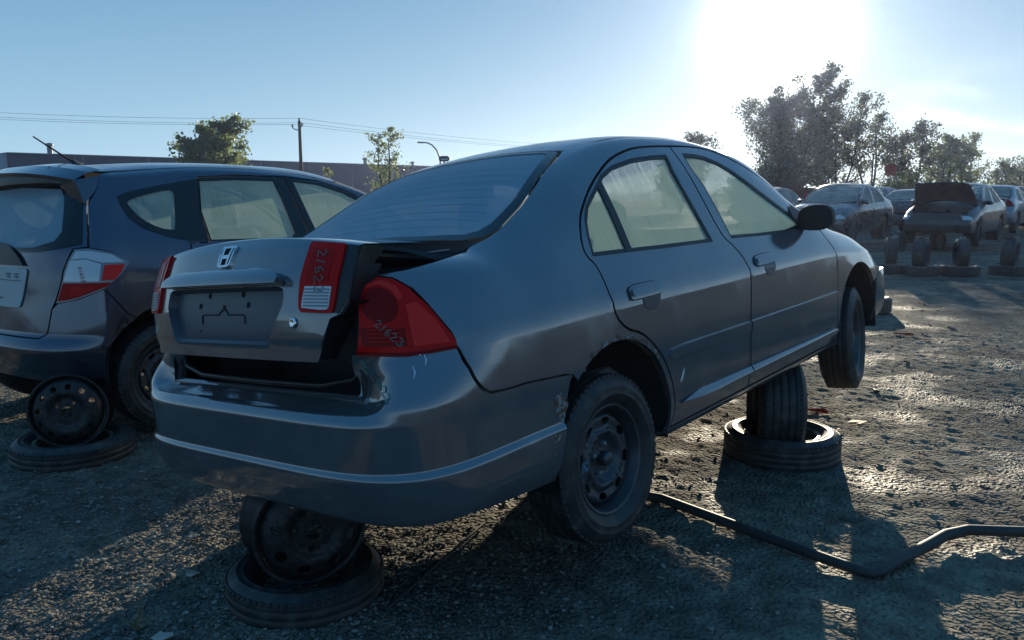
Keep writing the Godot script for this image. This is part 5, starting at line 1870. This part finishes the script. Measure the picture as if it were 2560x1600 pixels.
func make_sky() -> PanoramaSkyMaterial:
	var w := 1024
	var h := 512
	var im := Image.create(w, h, false, Image.FORMAT_RGBF)
	var sun := sun_dir(GLARE_EL)
	var cl := FastNoiseLite.new()
	cl.seed = 14
	cl.frequency = 1.0
	cl.fractal_octaves = 4
	for y in h:
		var el := PI / 2 - PI * (y + 0.5) / h
		for x in w:
			var az := TAU * (x + 0.5) / w
			var d := Vector3(sin(az) * cos(el), sin(el), -cos(az) * cos(el))
			var up := maxf(d.y, 0.0)
			var t := pow(1.0 - up, 4.2)
			var c := Vector3(0.030, 0.140, 0.305).lerp(Vector3(0.27, 0.45, 0.565), t)
			var ang := rad_to_deg(acos(clampf(d.dot(sun), -1, 1)))
			# aureole of the low sun
			c += Vector3(1.0, 0.98, 0.94) * (5.0 * exp(-pow(ang / 2.5, 2.0)) + 0.75 * exp(-ang / 3.4))
			c += Vector3(1.0, 0.97, 0.92) * 0.10 * exp(-ang / 9.0)
			c += Vector3(0.95, 0.97, 1.0) * 0.05 * exp(-ang / 17.0)
			# warm band near the horizon below the sun
			var low := exp(-up / 0.10) * exp(-ang / 22.0)
			c += Vector3(0.60, 0.48, 0.26) * low
			# thin high cloud streaks
			var s := cl.get_noise_3d(d.x * 5.0, d.y * 34.0 + d.x * 6.0, d.z * 5.0)
			var veil := smoothstep(0.02, 0.5, s) * exp(-pow((up - 0.082) / 0.034, 2.0)) * smoothstep(0.25, 0.55, d.x)
			c += Vector3(0.30, 0.27, 0.20) * veil
			if d.y < 0.0:
				c = c.lerp(Vector3(0.16, 0.15, 0.13), smoothstep(0.0, -0.06, d.y))
			im.set_pixel(x, y, Color(c.x, c.y, c.z))
	var m := PanoramaSkyMaterial.new()
	m.panorama = ImageTexture.create_from_image(im)
	return m


func car_at(x: float, y: float, z: float, fwd: Vector3, up := Vector3.UP) -> Transform3D:
	var f := fwd.normalized()
	var r := f.cross(up).normalized()
	return Transform3D(Basis(f, r.cross(f), r), Vector3(x, y, z))


func _ready() -> void:
	rng.seed = 1
	# camera
	var cam := Camera3D.new()
	cam.name = "camera"
	add_child(cam)
	cam.position = EYE
	cam.fov = rad_to_deg(2.0 * atan(800.0 / 2014.0))
	cam.rotation.x = -atan2(316.0, 2014.0)
	cam.near = 0.05
	cam.far = 2000.0
	cam.current = true
	# sky, exposure
	var env := Environment.new()
	env.background_mode = Environment.BG_SKY
	env.sky = Sky.new()
	env.sky.sky_material = make_sky()
	env.background_energy_multiplier = 1.0
	env.tonemap_mode = Environment.TONE_MAPPER_LINEAR
	env.tonemap_exposure = 1.55
	env.sdfgi_enabled = true
	env.ssao_enabled = true
	env.ssil_enabled = true
	# dust and moisture hanging in the low sunlight
	env.volumetric_fog_enabled = true
	env.volumetric_fog_density = 0.00045
	env.volumetric_fog_albedo = Color(0.76, 0.82, 1.0)
	env.volumetric_fog_anisotropy = 0.66
	var we := WorldEnvironment.new()
	we.name = "environment"
	we.environment = env
	add_child(we)
	var sun := DirectionalLight3D.new()
	sun.name = "sun"
	sun.light_color = Color(1.0, 0.94, 0.83)
	sun.light_energy = 1.6
	sun.light_angular_distance = 0.5
	sun.shadow_enabled = true
	add_child(sun)
	sun.look_at_from_position(sun_dir() * 50.0, Vector3.ZERO)

	make_materials()
	tyre_big = tyre_mesh(64)
	tyre_small = tyre_mesh(24, 0.305, 0.094, false)
	make_ground()
	place_setting()
	place_cars()
	place_small()


func place_setting() -> void:
	# long low building beyond the yard on the left
	var b := thing("warehouse", "long low grey warehouse with flat roof beyond the hatchback", "building", Transform3D(Basis(Vector3.UP, atan2(45.0, 42.35)), Vector3(-58.2, 0, -95)))
	var w := MB.new()
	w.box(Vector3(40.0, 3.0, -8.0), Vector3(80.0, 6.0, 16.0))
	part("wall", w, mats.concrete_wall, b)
	var cap := MB.new()
	cap.box(Vector3(40.0, 6.06, -8.0), Vector3(80.3, 0.14, 16.3), Basis.IDENTITY, 0.03)
	part("parapet_cap", cap, mats.galvanised, b)
	for k in 9:
		var j := MB.new()
		j.box(Vector3(8.0 + k * 8.0, 3.0, 0.03), Vector3(0.10 if k != 6 else 0.5, 5.9, 0.06))
		part("wall_joint", j, mats.galvanised, b)
	var corner := MB.new()
	corner.box(Vector3(-3.2, 2.95, -5.0), Vector3(6.3, 5.9, 9.0))
	part("pale_wing", corner, mats.wall_pale, b)
	for p in [[5.0, 1.3, 0.30], [52.0, 1.0, 0.30], [62.0, 0.7, 0.25]]:
		var v := MB.new()
		v.lathe(v2([p[2], 0.0, p[2], p[1] * 0.75, p[2] * 1.5, p[1] * 0.78, p[2] * 1.5, p[1], 0.0, p[1] + 0.1]), 12, Transform3D(Basis.IDENTITY, Vector3(p[0], 6.1, -2.0)))
		part("roof_vent", v, mats.galvanised, b)

	# utility pole and its wires
	var pole := thing("utility_pole", "wooden utility pole with two insulators in front of the warehouse", "pole", Transform3D(Basis.IDENTITY, Vector3(-19.3, 0, -75)))
	var pm := MB.new()
	pm.tube(PackedVector3Array([Vector3(0, -0.2, 0), Vector3(0, 7.9, 0)]), PackedFloat32Array([0.19, 0.13]), 10)
	part("post", pm, mats.wood_pole, pole)
	var arm := MB.new()
	arm.tube(PackedVector3Array([Vector3(-0.62, 7.35, 0), Vector3(-0.55, 7.22, 0), Vector3(0, 7.05, 0)]), PackedFloat32Array([0.05]), 6)
	arm.tube(PackedVector3Array([Vector3(0, 7.25, 0), Vector3(0.25, 7.5, 0)]), PackedFloat32Array([0.05]), 6)
	part("bracket", arm, mats.galvanised, pole)
	for p in [Vector3(-0.62, 7.35, 0), Vector3(0.25, 7.5, 0), Vector3(0, 7.9, 0)]:
		var ins := MB.new()
		ins.lathe(v2([0.05, 0.0, 0.12, 0.05, 0.06, 0.1, 0.13, 0.16, 0.05, 0.26, 0.0, 0.27]), 10, Transform3D(Basis.IDENTITY, p))
		part("insulator", ins, mats.galvanised, pole)
	var far_pole := Vector3(20.0, 0, -140)
	for k in 3:
		var o: Vector3 = [Vector3(-0.62, 7.6, 0), Vector3(0.25, 7.75, 0), Vector3(0.0, 8.16, 0)][k]
		var a := Vector3(-62.0, 9.4, -75.0) + o - Vector3(0, 7.9, 0) + Vector3(0, 0, 0.0)
		var m := Vector3(-19.3, 0, -75.0) + o
		var c := Vector3(14.0, 0.6 + o.y, -130.0)
		var path := PackedVector3Array()
		for i in 41:
			var u := i / 20.0
			var p := a.lerp(m, u) if u <= 1.0 else m.lerp(c, u - 1.0)
			var f := u if u <= 1.0 else u - 1.0
			path.append(p - Vector3(0, 4.0 * f * (1.0 - f) * 0.5, 0))
		var wm := MB.new()
		wm.tube(path, PackedFloat32Array([0.013]), 5)
		tag(part("power_line", wm, mats.wire), ["lowest thin power line from the pole's left insulator", "middle thin power line from the pole's right insulator", "topmost thin power line over the pole's tip"][k], "power line")
	# curved street lamp
	var sl := thing("street_lamp", "street lamp with curved arm rising behind the sedan roof", "street lamp", Transform3D(Basis.IDENTITY, Vector3(-5.2, 0, -60)))
	var pth := PackedVector3Array([Vector3(0, 0, 0), Vector3(0, 3.4, 0), Vector3(-0.08, 4.0, 0), Vector3(-0.3, 4.55, 0), Vector3(-0.65, 4.92, 0), Vector3(-1.0, 5.06, 0), Vector3(-1.25, 5.09, 0)])
	var sm := MB.new()
	sm.tube(pth, PackedFloat32Array([0.09, 0.075, 0.065, 0.06, 0.055, 0.05, 0.045]), 8)
	part("post", sm, mats.galvanised, sl)
	var hd := MB.new()
	hd.box(Vector3(-1.45, 5.08, 0), Vector3(0.5, 0.11, 0.2), Basis(Vector3(0, 0, 1), -0.05), 0.04)
	part("lamp_head", hd, mats.galvanised, sl)
	# box ventilator showing over the roof edge
	var bv := thing("floodlight", "small dark floodlight box just above the sedan roof edge", "floodlight", Transform3D(Basis.IDENTITY, Vector3(-3.3, 0, -40)))
	var fm := MB.new()
	fm.tube(PackedVector3Array([Vector3(0, 0, 0), Vector3(0, 2.95, 0)]), PackedFloat32Array([0.05]), 8)
	part("post", fm, mats.galvanised, bv)
	var fb := MB.new()
	fb.box(Vector3(0, 3.08, 0), Vector3(0.52, 0.26, 0.3), Basis.IDENTITY, 0.09)
	part("housing", fb, mats.black_plastic, bv)
	var fg := MB.new()
	fg.box(Vector3(0.02, 3.04, 0.155), Vector3(0.34, 0.08, 0.02), Basis.IDENTITY, 0.008)
	part("lens", fg, mats.plate_white, bv)

	# trees on the left
	tree("tree", "bushy dark green tree with two rounded tops left of the utility pole", Vector3(-25.2, 0, -70), 7.5, 6.0, mats.leaf_green, 11, {"stems": 3, "limbs": 16, "base": 0.05, "leaf": 0.34, "per": 70})
	tree("tree", "slender young yellow green tree with open twigs behind the sedan's rear window", Vector3(-9.3, 0, -60), 6.1, 3.4, mats.leaf_yellow, 12, {"stems": 2, "limbs": 11, "base": 0.1, "leaf": 0.20, "per": 22, "clump": 0.8})
	tree("sapling", "tiny leafy sapling between the pole and the slender young tree", Vector3(-15.6, 0, -70), 3.6, 0.9, mats.leaf_yellow, 13, {"stems": 1, "limbs": 6, "base": 0.4, "leaf": 0.22, "per": 14})
	tree("tree", "small dense round treetop showing just over the sedan roof", Vector3(12.4, 0, -60), 5.4, 4.4, mats.leaf_poplar, 14, {"stems": 3, "limbs": 12, "leaf": 0.22, "per": 46})
	# trees on the right
	tree("poplar_tree", "tallest many stemmed poplar, right under the sun", Vector3(25.4, 0, -75), 12.0, 10.0, mats.leaf_poplar, 21, {"stems": 5, "limbs": 17, "base": 0.08, "leaf": 0.25, "per": 92, "clump": 0.72})
	tree("poplar_tree", "second tallest poplar with see-through crown, right of the tallest", Vector3(30.2, 0, -76), 10.0, 8.0, mats.leaf_poplar, 22, {"stems": 4, "limbs": 12, "base": 0.12, "leaf": 0.24, "per": 62, "clump": 0.7})
	tree("poplar_tree", "leaning poplar with loose crown over the thin pole", Vector3(34.2, 0, -78), 8.6, 6.6, mats.leaf_poplar, 23, {"stems": 2, "limbs": 10, "base": 0.4, "leaf": 0.26, "per": 40, "lean": -0.06})
	tree("tree", "dark broad tree right of the red sign", Vector3(36.6, 0, -75), 7.7, 5.4, mats.leaf_poplar, 24, {"stems": 2, "limbs": 13, "base": 0.2, "leaf": 0.26, "per": 56})
	tree("tree", "grey green tree between the dark broad tree and the thin twiggy trees", Vector3(41.6, 0, -79), 7.0, 4.6, mats.leaf_sparse, 25, {"stems": 3, "limbs": 9, "base": 0.15, "leaf": 0.28, "per": 40})
	tree("tree", "loose grey green tree with two light tops above the raised black hood", Vector3(45.2, 0, -82), 7.0, 4.6, mats.leaf_sparse, 26, {"stems": 3, "limbs": 9, "base": 0.15, "leaf": 0.28, "per": 36})
	for k in 7:
		var bare := k % 2 == 0
		tree("roadside_tree", ["thin twiggy tree nearest the loose grey green tree", "low leafy grey tree, second of the thin row at right", "bare topped tree in the middle of the thin row at right", "low leafy tree behind the pale sedan's roof", "bare topped tree above the pale sedan's raised blue neighbour", "low leafy tree near the right edge of the picture", "bare topped tree at the far right edge"][k], Vector3(51.0 + k * 1.75, 0, -91 + (k % 3) * 2.5), [5.6, 5.0, 6.4, 4.8, 6.0, 5.6, 6.2][k], 4.4, mats.leaf_sparse, 31 + k, {"stems": 3, "limbs": 9, "base": 0.1, "leaf": 0.26, "per": 30, "bare": 0.6 if bare else 0.15, "group": "thin trees at the right horizon"})
	tree("bush", "dark rounded bush at the foot of the tallest poplar", Vector3(23.4, 0, -72), 4.2, 4.4, mats.leaf_poplar, 41, {"stems": 5, "limbs": 9, "base": 0.02, "leaf": 0.24, "per": 60})
	tree("bush", "low dark bush left of the tallest poplar", Vector3(19.8, 0, -70), 2.9, 3.2, mats.leaf_poplar, 42, {"stems": 4, "limbs": 7, "base": 0.02, "leaf": 0.24, "per": 40})
	tree("bush", "rust coloured bush below the red sign", Vector3(27.5, 0, -58), 2.6, 3.0, mats.leaf_rust, 43, {"stems": 4, "limbs": 7, "base": 0.02, "leaf": 0.18, "per": 30})
	var hedge := MB.new()
	var hr := RandomNumberGenerator.new()
	hr.seed = 77
	for k in 9000:
		var u := hr.randf()
		var x := lerpf(16.0, 84.0, u)
		var top := 2.3 + 0.7 * sin(x * 0.5) + 0.4 * sin(x * 1.7)
		leaf_face(hedge, Vector3(x, hr.randf() * top, -88.0 - u * 12.0 + hr.randf_range(-1.4, 1.4)), hr.randf_range(0.2, 0.42), hr)
	tag(part("scrub", hedge, mats.leaf_sparse), "low scrub along the far edge of the yard", "scrub", "", "stuff")

	# red sign and thin pole among the trees
	var sg := thing("sign", "small red square sign on a post before the trees", "sign", Transform3D(Basis(Vector3.UP, -0.25), Vector3(27.75, 0, -60)))
	var sp := MB.new()
	sp.box(Vector3(0, 3.1, 0), Vector3(0.78, 0.78, 0.06), Basis.IDENTITY, 0.01)
	part("panel", sp, mats.sign_red, sg)
	var so := MB.new()
	so.tube(PackedVector3Array([Vector3(0.28, 0, -0.06), Vector3(0.28, 3.3, -0.06)]), PackedFloat32Array([0.05]), 8)
	part("post", so, mats.galvanised, sg)
	var tp := MB.new()
	tp.tube(PackedVector3Array([Vector3(26.4, 0, -60), Vector3(26.4, 4.3, -60)]), PackedFloat32Array([0.06]), 8)
	tag(part("thin_pole", tp, mats.wood_pole), "thin bare pole left of the red sign", "pole")
	for k in 3:
		var wl := MB.new()
		var path := PackedVector3Array()
		for i in 13:
			var u := i / 12.0
			path.append(Vector3(lerpf(2.0, 34.0, u), 2.75 + k * 0.42 + 0.2 * u - u * (1 - u) * 0.8, lerpf(-90.0, -59.8, u)))
		wl.tube(path, PackedFloat32Array([0.014]), 4)
		tag(part("cable", wl, mats.wire), ["lowest cable passing the thin pole", "middle cable passing the thin pole", "highest cable passing the thin pole"][k], "cable")


func place_cars() -> void:
	var up := Vector3(-0.10380665, 0.99414459, -0.03001179)
	var fwd := Vector3(0.64713851, 0.04459744, -0.76106689)
	var t := Transform3D(Basis(fwd, up, fwd.cross(up)), Vector3(-0.219, 0.162, -3.264))
	sedan("sedan", "grey four door sedan propped on wheel stands, boot lid ajar, in the foreground", t, mats.grey_paint, true)
	var hf := Vector3(0.5684, -0.0224, -0.8224)
	var hu := Vector3(-0.0039, 0.9995, -0.03)
	hatchback("dark blue hatchback with steamed up windows at the left edge", Transform3D(Basis(hf, hu, hf.cross(hu)), Vector3(-2.64, 0.098, -5.126)), mats.blue_paint, true)

	# rows across the lane: row A faces us, row B shows its tails, row C lies beyond
	var f := Vector3(-0.647, 0, 0.761)
	var a1 := sedan("parked_sedan", "silver sedan facing left, beside the near sedan's door mirror", car_at(7.45 + 3.5 * 0.647, 0.24, -20.3 - 3.5 * 0.761, f), mats.silver_paint, false, 0.0, 0.0, "cars in the rows across the lane")
	var a2 := sedan("parked_sedan", "black sedan facing us with its hood raised and a front door open", car_at(10.1 + 3.5 * 0.647, 0.24, -19.4 - 3.5 * 0.761, f), mats.dark_paint, false, 0.92, 0.0, "cars in the rows across the lane")
	for c in a2.get_children():
		if String(c.name) == "door_001":
			var hinge := Vector3(2.27, 0, 0.80)
			c.transform = Transform3D(Basis.IDENTITY, hinge) * Transform3D(Basis(Vector3.UP, -1.0), Vector3.ZERO) * Transform3D(Basis.IDENTITY, -hinge)
	var r := Vector3(0.761, 0, 0.647)
	var g := Vector3(14.6, 0, -25.2)
	var rows := [
		[g, mats.pale_paint, "pale blue sedan seen from behind, right of the black car with raised hood", 0.0, 0.0, 0.24],
		[g - r * 2.5, mats.silver_paint, "silver sedan seen from behind between the silver car and the raised black hood", 0.0, 0.0, 0.12],
		[g - r * 5.1, mats.dark_paint, "dark sedan at the back, over the silver car's roof", 0.0, 0.5, 0.15],
		[g - r * 7.6, mats.dark_paint, "dark sedan in the back row nearest the near sedan's windscreen pillar", 0.0, 0.2, 0.2]]
	for e in rows:
		var o: Vector3 = e[0] - f * 0.95
		sedan("parked_sedan", e[2], car_at(o.x, e[5], o.z, -f), e[1], false, e[3], e[4], "cars in the rows across the lane")
	var c0 := Vector3(18.6, 0, -31.0)
	for e in [[c0, mats.navy_paint, "blue sedan far back with its hood raised behind the pale sedan"], [c0 + r * 2.4, mats.red_paint, "dark red sedan far back with raised hood at the right edge"], [c0 - r * 5.2, mats.navy_paint, "navy sedan far back with raised hood behind the black hood"], [c0 - r * 2.6, mats.dark_paint, "dark sedan far back with raised hood just left of the blue raised hood"], [c0 - r * 7.9, mats.red_paint, "dark red sedan far back with raised hood above the silver car's windows"], [c0 - r * 10.4, mats.dark_paint, "black sedan far back with raised hood left of the dark red one"]]:
		var o: Vector3 = e[0] - f * 3.5
		sedan("parked_sedan", e[2], car_at(o.x, 0.25, o.z, f), e[1], false, 0.9, 0.0, "cars in the rows across the lane")


func place_small() -> void:
	wheel_stand("welded wheel stand with bare upright rim under the near sedan's rear bumper", Vector3(-0.735, -0.085, -2.70), deg_to_rad(33), "four", "wheel stands under the two near cars", 0.0, 0.9, 0.345)
	wheel_stand("welded wheel stand with upright tyre under the near sedan's right sill", Vector3(1.47, -0.05, -4.24), deg_to_rad(82), "tyre", "wheel stands under the two near cars")
	wheel_stand("welded wheel stand with round vented upright rim under the hatchback's rear", Vector3(-2.38, -0.08, -4.22), deg_to_rad(16), "ring", "wheel stands under the two near cars", -0.05, 1.0, 0.315)
	var ty := part_mesh("flat_tyre", tyre_small, mats.rubber)
	ty.position = Vector3(4.24, 0.09, -9.6)
	tag(ty, "single flat tyre lying beyond the near sedan's front bumper", "tyre")
	for e in [[6.72, -14.30, 1.20, 1.0, 1, "leftmost of the four free wheel stands, next to the near sedan's fender"], [7.07, -13.92, 0.92, 1.1, 2, "second from left of the four free wheel stands, widest upright wheel"], [7.72, -13.85, 1.27, 1.0, 3, "third from left of the four free wheel stands, straight sided"], [8.62, -13.95, 0.88, 1.15, 4, "rightmost of the four free wheel stands, at the picture's right edge"]]:
		far_stand(e[5], Vector3(e[0], 0, e[1]), e[2], e[3], e[4])
	for e in [[8.6, -21.0], [9.5, -19.9], [10.7, -20.3]]:
		far_stand(["wheel stand in the shade under the silver sedan's nose", "wheel stand under the left of the black car's nose", "wheel stand under the right of the black car's nose"][[8.6, 9.5, 10.7].find(e[0])], Vector3(e[0], -0.18, e[1]), 0.5, 1.0, int(e[0]))

	# bent rubber hose from under the rear wheel
	var hose := MB.new()
	hose.tube(PackedVector3Array([Vector3(0.30, 0.026, -3.70), Vector3(0.68, 0.028, -3.50), Vector3(0.95, 0.03, -3.17), Vector3(1.20, 0.03, -2.87), Vector3(1.285, 0.028, -2.785), Vector3(1.32, 0.026, -2.77), Vector3(1.36, 0.028, -2.785), Vector3(1.47, 0.034, -2.87), Vector3(1.62, 0.042, -2.97), Vector3(1.74, 0.046, -3.06), Vector3(1.86, 0.046, -3.11), Vector3(2.1, 0.042, -3.10), Vector3(2.5, 0.036, -3.05)]), PackedFloat32Array([0.021, 0.021, 0.021, 0.0205, 0.020, 0.019, 0.020, 0.022, 0.023, 0.023, 0.022, 0.022, 0.022]), 12)
	tag(part("hose", hose, mats.hose_rubber), "black rubber hose with a sharp bend lying on the ground", "hose")
	var rod := MB.new()
	rod.tube(PackedVector3Array([Vector3(-0.42, 0.012, -2.55), Vector3(-0.25, 0.012, -2.95), Vector3(-0.12, 0.014, -3.25)]), PackedFloat32Array([0.006]), 6)
	tag(part("thin_cable", rod, mats.wire), "thin black cable on sunlit gravel beside the rear wheel stand", "cable")

	# litter
	for e in [[2.14, -4.81, 0.16, 0.05, "larger white scrap on the ground right of the front wheel stand"], [1.94, -4.66, 0.10, 0.03, "smaller white scrap on the ground right of the front wheel stand"], [-1.17, -2.78, 0.06, 0.035, "white scrap at the gravel edge left of the rear wheel stand"], [-1.10, -2.36, 0.08, 0.05, "pale torn paper at the bottom edge of the picture"], [-1.30, -3.12, 0.06, 0.03, "pale flake on the shaded gravel behind the sedan"], [3.05, -7.0, 0.09, 0.04, "white flake on the sunlit lane right of the front wheel"]]:
		var l := MB.new()
		var q := PackedVector3Array()
		for k in 7:
			var a := TAU * k / 7
			q.append(Vector3(cos(a) * e[2] * (0.4 + 0.15 * sin(k * 2.7)), 0.016 + 0.006 * sin(k * 1.9), sin(a) * e[3] * (0.55 + 0.2 * cos(k * 3.1))))
		l.flat(q, Vector3.UP)
		var o := part("litter", l, mats.paper)
		o.position = Vector3(e[0], ground_y(e[0], e[1]), e[1])
		tag(o, e[4], "litter")
	for e in [[1.95, -5.05], [3.9, -7.9]]:
		var s := MB.new()
		var path := PackedVector3Array()
		for k in 8:
			path.append(Vector3(sin(k * 2.1) * 0.09, 0.012 + 0.01 * (k % 2), cos(k * 1.7) * 0.05))
		s.tube(path, PackedFloat32Array([0.006]), 5)
		var o := part("red_wire", s, mats.sign_red)
		o.position = Vector3(e[0], ground_y(e[0], e[1]), e[1])
		tag(o, "tangled red wire near the puddle shine by the front wheel" if e[0] < 3 else "tangled red wire out on the open lane", "wire")
	var shard_spots := [[2.9, -4.2], [2.6, -5.6], [2.2, -6.9], [3.3, -6.6], [4.6, -8.3], [3.6, -9.9]]
	for k in shard_spots.size():
		var sh := MB.new()
		sh.box(Vector3(0, 0.012, 0), Vector3(0.07 + 0.02 * (k % 3), 0.012, 0.035), Basis.from_euler(Vector3(0.2 * sin(k * 1.7), k * 1.3, 0.25 * cos(k * 2.1))), 0.003)
		var o := part("plastic_shard", sh, mats.black_plastic)
		o.position = Vector3(shard_spots[k][0], ground_y(shard_spots[k][0], shard_spots[k][1]), shard_spots[k][1])
		tag(o, ["nearest of the small dark plastic shards, at the right above the hose", "second nearest dark plastic shard, right of the front wheel stand", "third nearest dark plastic shard, close to the front wheel", "fourth nearest dark plastic shard, out on the sunlit lane", "dark plastic shard farthest to the right on the lane", "farthest dark plastic shard, near the single flat tyre"][k], "shard", "dark plastic shards on the lane")
	var weed := thing("weed", "small dry weed at the bottom edge left of the rear wheel stand", "weed", Transform3D(Basis.IDENTITY, Vector3(-1.22, ground_y(-1.22, -2.43), -2.43)))
	var wr := RandomNumberGenerator.new()
	wr.seed = 4
	for k in 8:
		var st := MB.new()
		var d := Vector3(wr.randfn() * 0.035, wr.randf_range(0.05, 0.11), wr.randfn() * 0.03)
		st.tube(PackedVector3Array([Vector3.ZERO, d * 0.5 + Vector3(wr.randfn() * 0.006, 0, 0), d]), PackedFloat32Array([0.0022, 0.0016, 0.001]), 5)
		for j in 4:
			leaf_face(st, d * (0.5 + 0.12 * j) + Vector3(wr.randfn(), wr.randfn(), wr.randfn()) * 0.008, 0.012, wr)
		part("stem", st, mats.twig, weed)
	# ground stones, more of them on the left
	var thick := func(p: Vector3) -> float: return clampf((0.8 if p.x < -0.3 else 0.25) - p.x * 0.18 + 0.5 * bumps.get_noise_2d(p.x * 0.7 + 40, p.z * 0.7), 0.04, 1.0)
	gravel("gravel", "loose angular gravel strewn over the near yard", 30000, 0.007, 0.026, 5, 1.9, 9.0, 0.66, thick)
	gravel("gravel", "fine grit strewn over the near yard", 36000, 0.005, 0.013, 6, 1.9, 7.0, 0.66, thick)
	gravel("gravel", "scattered stones over the lane", 5000, 0.012, 0.04, 7, 8.0, 30.0, 0.66, func(_p: Vector3) -> float: return 1.0)
